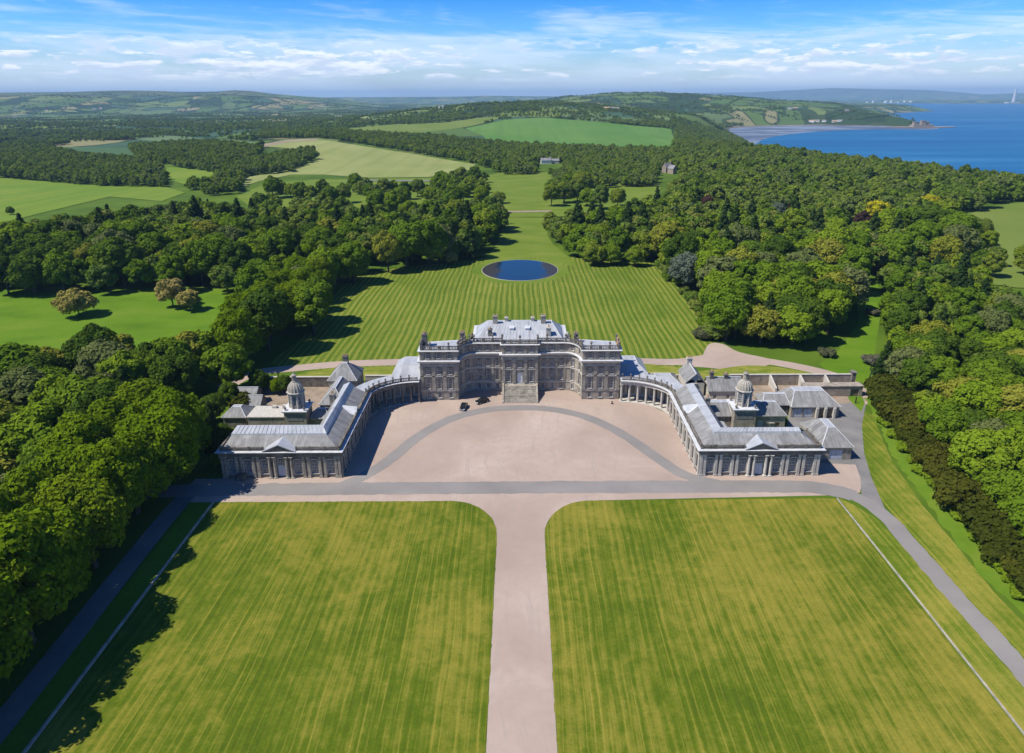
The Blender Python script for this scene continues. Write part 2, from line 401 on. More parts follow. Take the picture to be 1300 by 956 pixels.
M['cap'] = noisy('lead_covered_cornice', [(.3, (.46, .465, .47)), (.7, (.62, .625, .63))], .8, .7, .3)
M['harl'] = noisy('pale_harled_wall', [(.3, (.48, .43, .36)), (.7, (.62, .57, .49))], .9, .9, .2, (1, 1, .5), 6)
M['pale_rubble'] = mat_stone('pale_edging_stone', (.26, .23, .19), (.40, .36, .30), (.52, .47, .40), .35)
M['rubble'] = mat_stone('rubble_wall', (.22, .18, .145), (.33, .28, .225), (.44, .38, .31), .4)
def mat_roof(name, stops, axis, scale=2.2, rough=.75, spec=.3, streak=.5, sk=(.08, .075, .07)):
    """streaks run down the slope: along y (axis 'y') or along x (axis 'x')"""
    m, t, b = newmat(name); P = t.pos()
    v = t.vmul(P, (1, .09, .12) if axis == 'y' else (.09, 1, .12))
    n1 = t.noise(v, scale, 5, .7); n2 = t.noise(P, .5, 5, .6)
    c = t.ramp(t.m('ADD', t.m('MULTIPLY', n1, .6), t.m('MULTIPLY', n2, .4)), stops)
    c = t.mix(t.m('MULTIPLY', t.smooth(t.noise(v, scale * .55, 4, .7), .5, .7), streak), c, sk)
    fin(t, b, c, rough, spec, n1, .2, .03); return m
SL = [(.35, (.165, .16, .15)), (.5, (.235, .23, .22)), (.66, (.34, .335, .325))]
M['slate_y'] = mat_roof('grey_slates_front_slope', SL, 'y'); M['slate_x'] = mat_roof('grey_slates_side_slope', SL, 'x')
LD = [(.3, (.30, .31, .325)), (.5, (.40, .41, .425)), (.7, (.52, .525, .535))]
M['lead_y'] = mat_roof('lead_sheets_front_slope', LD, 'y', 1.0, .48, .5, .55, (.20, .205, .215)); M['lead_x'] = mat_roof('lead_sheets_side_slope', LD, 'x', 1.0, .48, .5, .55, (.20, .205, .215))
M['white'] = noisy('white_paint', [(.3, (.70, .69, .66)), (.7, (.80, .79, .76))], 2.0, .5, .4)
M['bluewhite'] = noisy('pale_blue_paint', [(.3, (.42, .46, .52)), (.7, (.52, .56, .62))], 2.0, .6, .3)
def plain(name, col, rough=.5, spec=.4, metal=0.0):
    m, t, b = newmat(name); P = t.obj(); n1 = t.noise(P, 3.0, 4, .6)
    c = t.mix(t.m('MULTIPLY', n1, .3), col, tuple(q * .6 for q in col)); fin(t, b, c, rough, spec); b.inputs['Metallic'].default_value = metal; return m
M['glass'] = plain('dark_window_glass', (.018, .022, .028), .08, .6)
M['dome'] = noisy('weathered_copper_dome', [(.3, (.25, .22, .17)), (.7, (.40, .35, .27))], 1.4, .6, .4, (1, 1, .3))
M['iron'] = plain('black_iron', (.02, .02, .022), .5, .4)
M['carblack'] = plain('black_car_paint', (.012, .013, .016), .18, .6); M['tyre'] = plain('tyre_rubber', (.02, .02, .02), .9, .2)
M['chrome'] = plain('car_lamp', (.75, .76, .78), .2, .6); M['alloy'] = plain('wheel_rim', (.45, .46, .47), .35, .5, .6)
M['terracotta'] = noisy('terracotta_pot', [(.3, (.42, .24, .13)), (.7, (.55, .34, .20))], 3.0, .85, .2)
M['bark'] = noisy('tree_bark', [(.3, (.06, .045, .032)), (.7, (.13, .10, .075))], 3.0, .95, .1, (1, 1, .3))
M['timber'] = noisy('weathered_timber', [(.3, (.13, .10, .075)), (.7, (.24, .19, .14))], 2.0, .9, .1)

def mat_leaf(name, stops, transl=.22):
    m, t, b = newmat(name)
    oi = t.n('ShaderNodeObjectInfo'); at_ = t.n('ShaderNodeAttribute', attribute_name='hue')
    f = t.m('ADD', t.m('MULTIPLY', oi.outputs['Random'], .74), t.m('MULTIPLY', at_.outputs['Fac'], .26))
    c = t.ramp(f, stops)
    dif = t.n('ShaderNodeBsdfDiffuse'); t.put(dif.inputs[0], c)
    tr = t.n('ShaderNodeBsdfTranslucent'); t.put(tr.inputs[0], t.mix(.6, c, (.16, .22, .02)))
    a = t.n('ShaderNodeMixShader'); a.inputs[0].default_value = transl; t.L.new(dif.outputs[0], a.inputs[1]); t.L.new(tr.outputs[0], a.inputs[2])
    t.L.new(a.outputs[0], t.N['Material Output'].inputs[0]); t.N.remove(b); return m
M['leaf'] = mat_leaf('broad_leaves', [(.0, (.058, .108, .012)), (.15, (.090, .156, .012)), (.3, (.125, .204, .012)), (.45, (.162, .233, .014)), (.55, (.197, .240, .022)), (.65, (.122, .167, .035)), (.75, (.104, .185, .018)), (.88, (.203, .220, .045)), (1., (.261, .281, .040))])
M['leaf_far'] = mat_leaf('far_broad_leaves', [(.0, (.064, .105, .018)), (.2, (.099, .160, .018)), (.4, (.151, .226, .022)), (.55, (.203, .259, .028)), (.7, (.128, .171, .050)), (.85, (.174, .237, .030)), (1., (.278, .292, .055))], .3)
TONES = {'dark green': [(0, (.056, .101, .012)), (1, (.090, .145, .014))], 'mid green': [(0, (.102, .174, .011)), (1, (.137, .211, .014))], 'fresh green': [(0, (.151, .233, .012)), (1, (.191, .264, .018))], 'yellowish green': [(0, (.203, .226, .022)), (1, (.261, .259, .035))], 'greyish green': [(0, (.122, .154, .042)), (1, (.168, .189, .062))]}
TM = {k: mat_leaf(k.replace(' ', '_') + '_leaves', v) for k, v in TONES.items()}
M['leaf_lime'] = mat_leaf('lime_leaves', [(.0, (.115, .190, .006)), (.5, (.140, .215, .007)), (1., (.170, .225, .010))], .28)
M['needle'] = mat_leaf('conifer_needles', [(.0, (.024, .050, .012)), (.5, (.036, .066, .014)), (1., (.050, .082, .018))], .08)
M['yew'] = mat_leaf('yew_needles', [(.0, (.034, .046, .006)), (.5, (.052, .062, .008)), (1., (.074, .076, .010))], .08)
M['cedar'] = mat_leaf('blue_cedar_needles', [(.0, (.075, .105, .07)), (1., (.13, .155, .11))], .1)
M['copper'] = mat_leaf('copper_leaves', [(.0, (.27, .24, .05)), (.5, (.32, .27, .07)), (1., (.36, .28, .10))], .2)
M['purple'] = mat_leaf('purple_leaves', [(.0, (.040, .020, .020)), (1., (.085, .045, .035))], .2)
M['yellow'] = mat_leaf('yellow_leaves', [(.0, (.36, .34, .012)), (1., (.50, .46, .02))], .25)
M['mauve'] = mat_leaf('mauve_flowering_leaves', [(.0, (.070, .095, .030)), (.5, (.110, .115, .060)), (1., (.20, .165, .165))], .2)
M['pale'] = mat_leaf('grey_green_leaves', [(.0, (.085, .10, .045)), (1., (.14, .15, .075))], .2)

def mat_ground():
    m, t, b = newmat('land'); P = t.pos(); x, y, z = t.sep(P)
    # near: rough woodland and pasture; far: patchwork of fields and woods
    n1 = t.noise(P, .02, 7, .65); near = t.ramp(n1, [(.3, (.045, .085, .008)), (.5, (.075, .13, .010)), (.7, (.11, .17, .014))])
    wv = t.vmul(P, (1, .55, 0)); nz = t.n('ShaderNodeTexNoise'); t.put(nz.inputs['Vector'], wv); nz.inputs['Scale'].default_value = .003; nz.inputs['Detail'].default_value = 3
    sub = t.n('ShaderNodeVectorMath', operation='MULTIPLY_ADD'); t.put(sub.inputs[0], nz.outputs['Color']); sub.inputs[1].default_value = (260, 260, 0); t.put(sub.inputs[2], wv)
    vo = t.n('ShaderNodeTexVoronoi', feature='F1', distance='MANHATTAN'); t.put(vo.inputs['Vector'], sub.outputs[0]); vo.inputs['Scale'].default_value = .0058
    hv = t.sep(vo.outputs['Color'])
    fld = t.ramp(hv[0], [(.0, (.030, .058, .014)), (.14, (.034, .066, .014)), (.18, (.10, .16, .03)), (.42, (.15, .20, .05)), (.55, (.09, .15, .03)), (.68, (.055, .11, .055)), (.80, (.25, .23, .10)), (.90, (.12, .17, .05)), (1., (.30, .24, .16))], 'CONSTANT')
    ve = t.n('ShaderNodeTexVoronoi', feature='F2', distance='MANHATTAN'); t.put(ve.inputs['Vector'], sub.outputs[0]); ve.inputs['Scale'].default_value = .0058
    edge = t.m('LESS_THAN', t.m('SUBTRACT', ve.outputs['Distance'], vo.outputs['Distance']), .09)
    fld = t.mix(t.m('MULTIPLY', edge, .8), fld, (.020, .040, .010))
    big = t.noise(P, .0011, 4, .6); fld = t.mix(t.smooth(big, .58, .66), fld, (.034, .066, .016))
    fine = t.noise(P, .02, 6, .7); fld = t.mix(t.m('MULTIPLY', fine, .35), fld, t.mix(.5, fld, (.02, .03, .01)))
    rr = t.m('SQRT', t.m('ADD', t.m('MULTIPLY', x, x), t.m('MULTIPLY', y, y)))
    c = t.mix(t.smooth(rr, 1000, 1500), near, fld)
    moor = t.noise(P, .0022, 6, .6); hill = t.ramp(moor, [(.35, (.025, .045, .016)), (.48, (.085, .105, .035)), (.58, (.12, .13, .05)), (.7, (.16, .12, .07))])
    c = t.mix(t.m('MULTIPLY', t.smooth(z, 95, 150), .8), c, hill)
    # shore rock and mud
    c = t.mix(t.smooth(t.m('ADD', z, t.m('MULTIPLY', n1, 3.0)), -37.0, -39.5), c, (.12, .095, .075))
    fin(t, b, c, .95, .1); return m
M['ground'] = mat_ground()
def mat_sea():
    m, t, b = newmat('sea_water'); P = t.pos()
    big = t.noise(t.vmul(P, (.0011, .0060, 1)), 1.0, 7, .66, .6); c = t.ramp(big, [(.32, (.006, .080, .205)), (.52, (.012, .118, .262)), (.72, (.038, .175, .32))])
    wv = t.noise(t.vmul(P, (.35, .5, 1)), .3, 5, .7)
    fin(t, b, c, .45, .18, wv, .35, .6); return m
M['sea'] = mat_sea()
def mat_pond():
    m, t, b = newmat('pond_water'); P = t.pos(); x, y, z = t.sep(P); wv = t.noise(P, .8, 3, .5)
    painted_reflection = t.m('ADD', t.m('MULTIPLY', t.m('ABSOLUTE', t.m('ADD', x, -.5)), .055), t.m('MULTIPLY', t.m('SUBTRACT', t.noise(P, .12, 5, .6, .6), .5), .9))  # brown tree reflections painted into the water colour towards both sides
    wk = t.smooth(painted_reflection, .50, .80)
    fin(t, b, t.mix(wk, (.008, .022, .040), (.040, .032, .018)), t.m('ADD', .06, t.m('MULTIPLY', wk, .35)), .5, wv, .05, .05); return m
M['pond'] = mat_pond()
M['mud'] = noisy('tidal_mud', [(.36, (.065, .085, .12)), (.48, (.11, .125, .155)), (.56, (.27, .31, .36)), (.66, (.085, .10, .13))], .006, .5, .4, (.6, 1.8, 1), 7)
M['sand'] = noisy('beach_sand', [(.3, (.30, .26, .20)), (.7, (.44, .38, .29))], .02, .95, .1)
def fieldmat(name, a, b_, scale=.01, lines=0.0, dirx=True):
    m, t, b = newmat(name); P = t.pos(); n1 = t.noise(t.vmul(P, (1, .6, 1)), scale, 7, .6, .4); c = t.ramp(n1, [(.3, a), (.7, b_)])
    if lines:
        x, y, z = t.sep(P); tl = t.noise(t.comb(t.m('MULTIPLY', x, lines), t.m('MULTIPLY', y, lines * .02), 0.0), 1.0, 2, .6)
        c = t.mix(t.m('MULTIPLY', t.smooth(tl, .4, .7), .3), c, tuple(q * .72 for q in a))
    fin(t, b, c, .95, .1); return m
M['f_meadow'] = fieldmat('meadow_field', (.105, .195, .014), (.19, .24, .028), .012, .12)
M['f_pale'] = fieldmat('pale_hay_field', (.20, .24, .065), (.30, .31, .11), .008, .06)
M['f_crop'] = fieldmat('green_crop_field', (.085, .19, .028), (.125, .225, .045), .006, .05)
M['f_blue'] = fieldmat('blue_green_crop', (.05, .10, .035), (.07, .13, .05), .01)
M['f_grey'] = fieldmat('grey_green_crop', (.095, .155, .06), (.14, .19, .08), .01)
M['f_olive'] = fieldmat('olive_pasture', (.11, .165, .022), (.165, .205, .04), .01)
M['f_soil'] = fieldmat('bare_soil', (.24, .19, .12), (.33, .27, .18), .02)

# ------------------------------------------------------------------ ground sheets
def grid_axis(lo, hi, fine, a, b):
    """spacing `fine` between a and b, growing outside"""
    v = list(np.arange(a, b + fine, fine)); s_, x = fine, b + fine
    while x < hi: s_ *= 1.075; x += s_; v.append(min(x, hi))
    s_, x = fine, a
    while x > lo: s_ *= 1.075; x -= s_; v.insert(0, max(x, lo))
    return np.array(v)
gx = grid_axis(-36000, 36000, 42, -1100, 1500); gy = grid_axis(-5000, 38000, 42, 100, 3600)
XX, YY = np.meshgrid(gx, gy); ZZ = hgt(XX, YY)
nx, ny = len(gx), len(gy)
me = bpy.data.meshes.new('ground')
idx = np.arange(nx * ny).reshape(ny, nx)
fc = np.stack([idx[:-1, :-1], idx[:-1, 1:], idx[1:, 1:], idx[1:, :-1]], -1).reshape(-1, 4)
me.from_pydata(np.stack([XX, YY, ZZ], -1).reshape(-1, 3).tolist(), [], fc.tolist()); me.materials.append(M['ground'])
for p in me.polygons: p.use_smooth = True
g = bpy.data.objects.new('ground', me); COL.objects.link(g); g['kind'] = 'structure'
mb = MB(); mb.face((-2000, -4900, SEA), (35900, -4900, SEA), (35900, 37900, SEA), (-2000, 37900, SEA))
tag(part('sea', mb, M['sea']), kind='structure')
mudp = [unproj(a, b, SEA) for a, b in [(968, 208), (952, 190), (930, 174), (918, 165), (925, 161), (965, 159), (1040, 158), (1120, 160), (1185, 162), (1182, 164.5), (1110, 164.5), (1040, 167), (985, 173), (962, 181), (958, 190), (980, 200), (1005, 209), (1000, 214)]]
o = sheet('tidal_mud', smooth_path(mudp, 4, True), SEA + .15, M['mud'])
sandp = [unproj(a, b, SEA) for a, b in [(925, 162.3), (965, 160.4), (1040, 158.9), (1120, 160.0), (1165, 161.8), (1120, 159.0), (1040, 157.6), (965, 158.6)]]
sheet('beach', sandp, SEA + .45, M['sand'])

_er = random.Random(3)
def ragged(poly, st=1.6, amp=.14, keep=None):
    """break straight edges into short uneven lengths"""
    out_ = []
    for k, p in enumerate(poly):
        q = poly[(k + 1) % len(poly)]; L = math.hypot(q[0] - p[0], q[1] - p[1]); n = max(1, int(L / st))
        for j in range(n):
            f = j / n; out_.append((p[0] + (q[0] - p[0]) * f + _er.uniform(-amp, amp), p[1] + (q[1] - p[1]) * f + _er.uniform(-amp, amp)))
    return out_
def P2(lst): return [unproj(a, b, 0) for a, b in lst]
# park meadow, near (flat estate)
sheet('park_meadow', P2([(-160, 360), (330, 368), (325, 420), (300, 470), (120, 480), (-160, 480)]), .004, M['park'])
sheet('glade', P2([(1062, 480), (1040, 462), (1062, 448), (1090, 410), (1088, 372), (1112, 352), (1120, 380), (1112, 440), (1104, 490), (1098, 505)]), .006, M['park'])
# garden lawn behind the house
sheet('garden_lawn', P2([(340, 462), (395, 470), (540, 470), (790, 470), (905, 466), (906, 440), (892, 410), (862, 366), (832, 333), (735, 328), (690, 322), (640, 322), (600, 330), (520, 338), (440, 350), (395, 420)]), .008, M['lawn_b'])
sheet('avenue', smooth_path(P2([(615, 340), (636, 300), (640, 268), (646, 222), (688, 222), (697, 262), (695, 300), (730, 336), (672, 326)]), 4, True), .012, M['avenue'])
sheet('grass_ride', P2([(700, 264), (735, 240), (835, 238), (820, 262), (700, 275)]), .012, M['avenue'])
ring = lambda r, ry, n=48: [(r * math.cos(2 * math.pi * k / n) + .2, 362 + ry * math.sin(2 * math.pi * k / n)) for k in range(n)]
sheet('pond_bank', ring(26, 29.5), .016, M['avenue'])
# forecourt gravel and drive
dr = 5.1
TOP = 136.6
def corner(sgn):
    """quarter ellipse from the drive edge to the lawn top edge"""
    return [(sgn * (dr + 11 - 11 * math.cos(R(t))), TOP - 13.5 + 13.5 * math.sin(R(t))) for t in range(0, 91, 6)]
gp = [(dr, -20)] + corner(1) + [(73.5, 138.4), (80, 139.5), (86, 150), (86, 158), (73.2, 158), (73.2, 148), (44, 148), (44, 182), (38, 190), (31, 193), (31, 201.5), (-31, 201.5), (-31, 193), (-38, 190), (-44, 182), (-44, 148), (-73.2, 148), (-73.2, 147), (-80, 147), (-80, TOP)] + corner(-1)[::-1] + [(-dr, -20)]
sheet('gravel_forecourt', gp, .010, M['gravel'])
# tarmac road across the front, on round to the right and down
rp = smooth_path([(-112, 140.0), (-78, 141.6), (-40, 142.2), (0, 142.4), (40, 142.4), (64, 142.3), (73, 141.0), (78.6, 137), (81.0, 130), (81.2, 120), (81.0, 106), (81.3, 92), (81.3, 60), (81, -10)], 5)
nr_ = next(k for k, p in enumerate(rp) if p[0] > 77)
sheet('road', ragged(strip(rp[:nr_ + 1], 2.7, 2.7), 1.2, .22), .018, M['tar'])
sheet('drive_road', ragged(strip(rp[nr_ - 2:], 2.0, 2.0), 1.2, .16), .018, M['tar'])
sheet('side_road', strip(smooth_path([(-78.5, 144), (-79, 130), (-78.6, 110), (-78, 90), (-77.5, 60), (-77, 0)], 4), 2.2, 2.2), .014, M['tar_dark'])
arc = smooth_path([(-43.5, 143), (-39.5, 147), (-34.5, 154.5), (-28, 169), (-20, 179.8), (-10, 185.6), (0, 187), (10, 185.6), (20, 179.8), (28.4, 169.5), (35.6, 156.0), (40.5, 147.8), (48, 143.5)], 6)
sheet('forecourt_road', ragged(strip(arc, 1.75, 1.75), 1.2, .13), .022, M['tar'])
sheet('service_yard', P2([(1000, 545), (1000, 528), (1060, 500), (1085, 486), (1100, 510), (1094, 540), (1097, 575), (1106, 606), (1126, 652), (1104, 644), (1094, 632), (1092, 606), (1086, 590), (1040, 588), (1036, 570)]), .014, M['tar_dark'])
# garden-side road
sheet('garden_road', strip(smooth_path(P2([(285, 492), (322, 474), (380, 467), (440, 462), (520, 459.5), (600, 458.5), (700, 458.5), (800, 458.5), (862, 459.5), (905, 454), (960, 457), (1015, 466), (1058, 477), (1082, 489), (1095, 505), (1098, 513)]), 5), 3.0, 3.0), .014, M['gravel'])
sheet('carriage_turn', smooth_path(P2([(862, 463), (888, 456), (900, 437), (918, 437), (938, 447), (985, 459), (940, 470), (900, 467)]), 4, True), .018, M['gravel'])
sheet('oval_lawn', smooth_path(P2([(372, 481), (402, 470), (460, 466), (515, 466), (528, 472), (536, 481), (450, 483)]), 4, True), .020, M['oval'])
sheet('oval_lawn', smooth_path(P2([(800, 482), (806, 463), (850, 465), (890, 471), (950, 464), (1005, 469), (1048, 481), (930, 484)]), 4, True), .022, M['oval'])
sheet('side_lawn', P2([(1075, 500), (1092, 498), (1098, 512), (1093, 523), (1078, 508)]), .022, M['lush'])
# front lawns
sheet('front_lawn', ragged([(-70.6, -20), (-70.6, TOP)] + corner(-1)[::-1] + [(-dr, -20)], 1.0, .12), .018, M['lawn_l'])
sheet('front_lawn', ragged([(dr, -20)] + corner(1) + [(73.2, TOP + .4), (73.2, 100), (72.8, -20)], 1.0, .12), .018, M['lawn_r'])
sheet('lawn_verge', [(74.0, TOP + .4), (76.2, TOP - 2.4), (78.6, 129), (79.4, 118), (79.2, 105), (79.4, 92), (79.4, -20), (73.4, -20), (73.8, 100)], .014, M['verge'])
sheet('lawn_verge', [(-71.4, TOP), (-76, TOP), (-76, 100), (-75.4, -20), (-71.4, -20)], .008, M['park'])
sheet('grass_verge', [(-84, 147), (-71.4, 147), (-71.4, 156), (-84, 157)], .016, M['lawn_l'])
ver = P2([(1093, 520), (1108, 528), (1132, 585), (1170, 640), (1212, 690), (1262, 752), (1330, 822)]) + [(102, 60), (102, -20), (82.9, -20), (83.2, 92), (82.9, 106), (83.1, 120), (83.0, 130), (83.6, 138), (84.8, 145), (86, 152), (86.5, 160)]
sheet('grass_bank', ver, .010, M['verge'])
sheet('rough_margin', ragged(strip(smooth_path(P2([(1100, 505), (1122, 545), (1150, 598), (1190, 650), (1240, 715), (1300, 778), (1420, 880)]), 4), 3.6, .8), 1.5, .7), .016, M['lush'])

# ---- far fields draped on the terrain
def field(name, lst, m, step=40, up=.35): return sheet(name, pts(lst), up, m, step)
field('meadow_field', [(-80, 226), (0, 226), (60, 231), (140, 237), (212, 238), (235, 245), (205, 256), (140, 250), (90, 262), (0, 284), (-80, 300)], M['f_meadow'])
field('crop_field', [(60, 186), (165, 187), (170, 204), (120, 202), (90, 196)], M['f_blue'])
field('pasture', [(205, 214), (222, 212), (275, 219), (285, 228), (240, 236), (212, 228)], M['f_meadow'], 30)
field('crop_field', [(150, 170), (235, 173), (320, 180), (322, 187), (250, 182), (165, 176)], M['f_grey'])
field('hay_field', [(330, 186), (368, 179), (405, 177.5), (450, 184), (520, 195), (604, 209), (596, 216), (545, 225), (470, 226), (410, 222), (370, 222), (330, 230), (300, 240), (310, 226), (375, 214), (402, 203), (398, 191)], M['f_pale'], 30)
field('stubble', [(330, 184), (368, 177.5), (405, 176.3), (402, 178.5), (368, 180.5), (335, 187)], M['f_soil'], 30, .5)
field('park_pasture', [(410, 228), (600, 226), (640, 219), (700, 219), (760, 232), (840, 234), (830, 268), (700, 276), (600, 276), (420, 278), (330, 272), (300, 250), (340, 232)], M['avenue'], 30)
field('pasture', [(440, 163), (500, 158), (560, 156), (604, 150), (640, 148), (600, 160), (540, 168), (470, 172)], M['f_olive'])
field('crop_field', [(480, 157), (560, 150), (640, 143), (655, 147), (604, 150), (560, 155.5)], M['f_grey'])
field('crop_field', [(590, 163), (640, 152), (690, 149.5), (760, 155), (852, 164), (858, 180), (850, 194), (760, 190), (680, 188), (625, 182), (612, 172)], M['f_crop'])
field('pasture', [(625, 151), (640, 140), (690, 138), (720, 143), (700, 149), (660, 148)], M['f_olive'])
field('crop_field', [(715, 146), (780, 149), (850, 152), (846, 160), (770, 154), (722, 150)], M['f_grey'])
for k_, (P_, m_) in enumerate([([(-80, 160), (60, 159), (130, 162), (60, 164), (-80, 165)], 'f_olive'), ([(180, 158), (280, 156), (330, 159), (240, 162)], 'f_grey'), ([(345, 163), (430, 160), (440, 163), (370, 166)], 'f_olive'), ([(110, 167), (200, 169), (190, 171.5), (100, 170)], 'f_meadow'),
    ([(-60, 150), (80, 149), (110, 151), (-40, 153)], 'f_meadow'), ([(190, 146), (300, 144.5), (320, 146), (210, 148.5)], 'f_grey'), ([(350, 151), (450, 148), (470, 150), (380, 154)], 'f_pale'), ([(225, 138.5), (248, 138), (250, 139.5), (228, 140)], 'f_soil'), ([(-40, 141), (90, 140), (100, 142), (-20, 143.4)], 'f_pale'), ([(520, 140), (600, 136.5), (620, 138.5), (540, 143)], 'f_olive')]):
    field('distant_field', P_, M[m_], 60, .5)
field('hillside_field', [(1212, 292), (1218, 276), (1262, 262), (1300, 257), (1440, 252), (1440, 372), (1290, 366), (1262, 362), (1248, 340), (1236, 312)], M['f_olive'], 30)
field('lane', [(440, 228.5), (500, 229.2), (566, 229.6), (566, 231), (500, 230.6), (440, 229.9)], M['tar_dark'], 20, .7)
field('track', [(630, 268.8), (700, 267.6), (700, 269.6), (630, 270.8)], M['earth'], 20, .5)

# ------------------------------------------------------------------ building kit
_win = {}
def window_mesh(wd, ht, nx_, ny_, arch=False):
    """frame with glazing bars, pane and sill; origin bottom centre, glass at y = 0, outside towards -y"""
    k = (round(wd, 2), round(ht, 2), nx_, ny_)
    if k in _win: return _win[k]
    f = MB(); b_ = .09; t = .05
    f.box(-wd / 2, -wd / 2 + b_, -.07, .0, 0, ht); f.box(wd / 2 - b_, wd / 2, -.07, .0, 0, ht)
    f.box(-wd / 2 + b_, wd / 2 - b_, -.07, .0, 0, b_); f.box(-wd / 2 + b_, wd / 2 - b_, -.07, .0, ht - b_, ht)
    for i in range(1, nx_):
        x = -wd / 2 + wd * i / nx_; f.box(x - t / 2, x + t / 2, -.045, .0, b_, ht - b_)
    for i in range(1, ny_):
        z = ht * i / ny_; q = t * (1.5 if i == ny_ // 2 else 1)
        f.box(-wd / 2 + b_, wd / 2 - b_, -.05, -.003, z - q / 2, z + q / 2)
    p = MB(); p.face((-wd / 2, -.012, 0), (wd / 2, -.012, 0), (wd / 2, -.012, ht), (-wd / 2, -.012, ht))
    s_ = MB(); s_.box(-wd / 2 - .12, wd / 2 + .12, -.50, -.08, -.16, -.004)
    _win[k] = (f.mesh('window', M['white']), p.mesh('pane', M['glass']), s_.mesh('sill', M['trim']))
    return _win[k]
REV = .30
def add_window(root, o, u, s0, z, wd, ht, nx_=3, ny_=4, name='window', rev=REV, sill=True, frame_mat=None):
    a, p, sl_ = window_mesh(wd, ht, nx_, ny_)
    n = (u[1], -u[0]); x = o[0] + u[0] * s0 - n[0] * rev; y = o[1] + u[1] * s0 - n[1] * rev
    rz = math.atan2(u[1], u[0]); rl = wloc(root)
    q = inst(name, a, root, (x - rl.x, y - rl.y, z - rl.z), rz)
    inst('pane', p, q, (0, 0, 0))
    if sill: inst('sill', sl_, q, (0, 0, 0))
    return q
_door = {}
def add_door(root, o, u, s0, z, wd, ht, m, name='door', rev=REV, leaves=2):
    k = (wd, ht, m.name, leaves)
    if k not in _door:
        f = MB()
        for i in range(leaves):
            a = -wd / 2 + wd * i / leaves + .015; b_ = -wd / 2 + wd * (i + 1) / leaves - .015
            f.box(a, b_, -.05, 0, 0, ht)
            for z0, z1 in ((.08, .40), (.46, .90)): f.box(a + .12, b_ - .12, -.085, -.051, ht * z0, ht * z1)
        h = MB(); h.lathe((.10, -.13, ht * .45), [(.0, -.05), (.05, -.03), (.05, .03), (.0, .05)], 6)
        _door[k] = (f.mesh('door', m), h.mesh('handle', M['iron']))
    n = (u[1], -u[0]); x = o[0] + u[0] * s0 - n[0] * rev; y = o[1] + u[1] * s0 - n[1] * rev; rl = wloc(root)
    q = inst(name, _door[k][0], root, (x - rl.x, y - rl.y, z - rl.z), math.atan2(u[1], u[0])); inst('handle', _door[k][1], q, (0, 0, 0)); return q
def wall_panel(mb, o, u, L, z0, z1, ops=(), rev=REV):
    """wall face along u with recessed openings (s0, s1, za, zb)"""
    n = (u[1], -u[0])
    def P(s, z, d=0.0): return (o[0] + u[0] * s - n[0] * d, o[1] + u[1] * s - n[1] * d, z)
    ss = sorted({0.0, L} | {q for op in ops for q in op[:2]}); zs = sorted({z0, z1} | {q for op in ops for q in op[2:]})
    for i in range(len(ss) - 1):
        for j in range(len(zs) - 1):
            a, b_, c, d = ss[i], ss[i + 1], zs[j], zs[j + 1]; mx, mz = (a + b_) / 2, (c + d) / 2
            if any(q[0] < mx < q[1] and q[2] < mz < q[3] for q in ops): continue
            mb.face(P(a, c), P(b_, c), P(b_, d), P(a, d))
    for a, b_, c, d in ops:
        mb.face(P(a, c), P(a, d), P(a, d, rev), P(a, c, rev)); mb.face(P(b_, d), P(b_, c), P(b_, c, rev), P(b_, d, rev))
        mb.face(P(a, d), P(b_, d), P(b_, d, rev), P(a, d, rev)); mb.face(P(b_, c), P(a, c), P(a, c, rev), P(b_, c, rev))
        mb.face(P(a, c, rev), P(b_, c, rev), P(b_, d, rev), P(a, d, rev))
def balustrade(path, z, h=1.1, th=.34, gap=.42, pier=3.2, closed=False, mb=None):
    """plinth, rail, piers and balusters; returns mesh builder and pier spots"""
    mb = mb or MB(); piers = []
    for k in range(len(path) - (0 if closed else 1)):
        a = path[k]; b_ = path[(k + 1) % len(path)]; L = math.hypot(b_[0] - a[0], b_[1] - a[1])
        if L < .3: continue
        u = ((b_[0] - a[0]) / L, (b_[1] - a[1]) / L)
        mb.obox(a, u, 0, L, -th / 2, th / 2, z, z + .26); mb.obox(a, u, 0, L, -th / 2 - .04, th / 2 + .04, z + h - .2, z + h)
        npier = max(1, round(L / pier))
        for i in range(npier + 1):
            s_ = L * i / npier
            if i < npier or not closed: piers.append((a[0] + u[0] * s_, a[1] + u[1] * s_))
            mb.obox(a, u, max(s_ - .34, 0) , min(s_ + .34, L), -th / 2 - .06, th / 2 + .06, z, z + h + .07)
        nb = int(L / gap)
        for i in range(nb):
            s_ = L * (i + .5) / nb
            mb.obox(a, u, s_ - .10, s_ + .10, -.10, .10, z + .255, z + h - .195)
    return mb, piers
_urn = MB().lathe((0, 0, 0), [(.26, 0), (.26, .14), (.10, .22), (.10, .34), (.30, .52), (.40, .86), (.33, 1.02), (.16, 1.10), (.18, 1.18), (.05, 1.34), (.0, 1.42)], 9).mesh('urn', M['stone_dk'])
_col = {}
def column_mesh(r, h, m):
    k = (r, h, m.name)
    if k not in _col:
        q = MB().box(-r * 1.45, r * 1.45, -r * 1.45, r * 1.45, 0, r * .5)
        q.lathe((0, 0, 0), [(r * 1.38, r * .5), (r * 1.42, r * .75), (r * 1.12, r * .95), (r, r * 1.15), (r * .97, h * .4), (r * .84, h - r * 1.3), (r * 1.0, h - r * 1.2), (r * .86, h - r * 1.05), (r * 1.2, h - r * .55)], 14)
        q.box(-r * 1.3, r * 1.3, -r * 1.3, r * 1.3, h - r * .55, h)
        _col[k] = q.mesh('column', m)
    return _col[k]
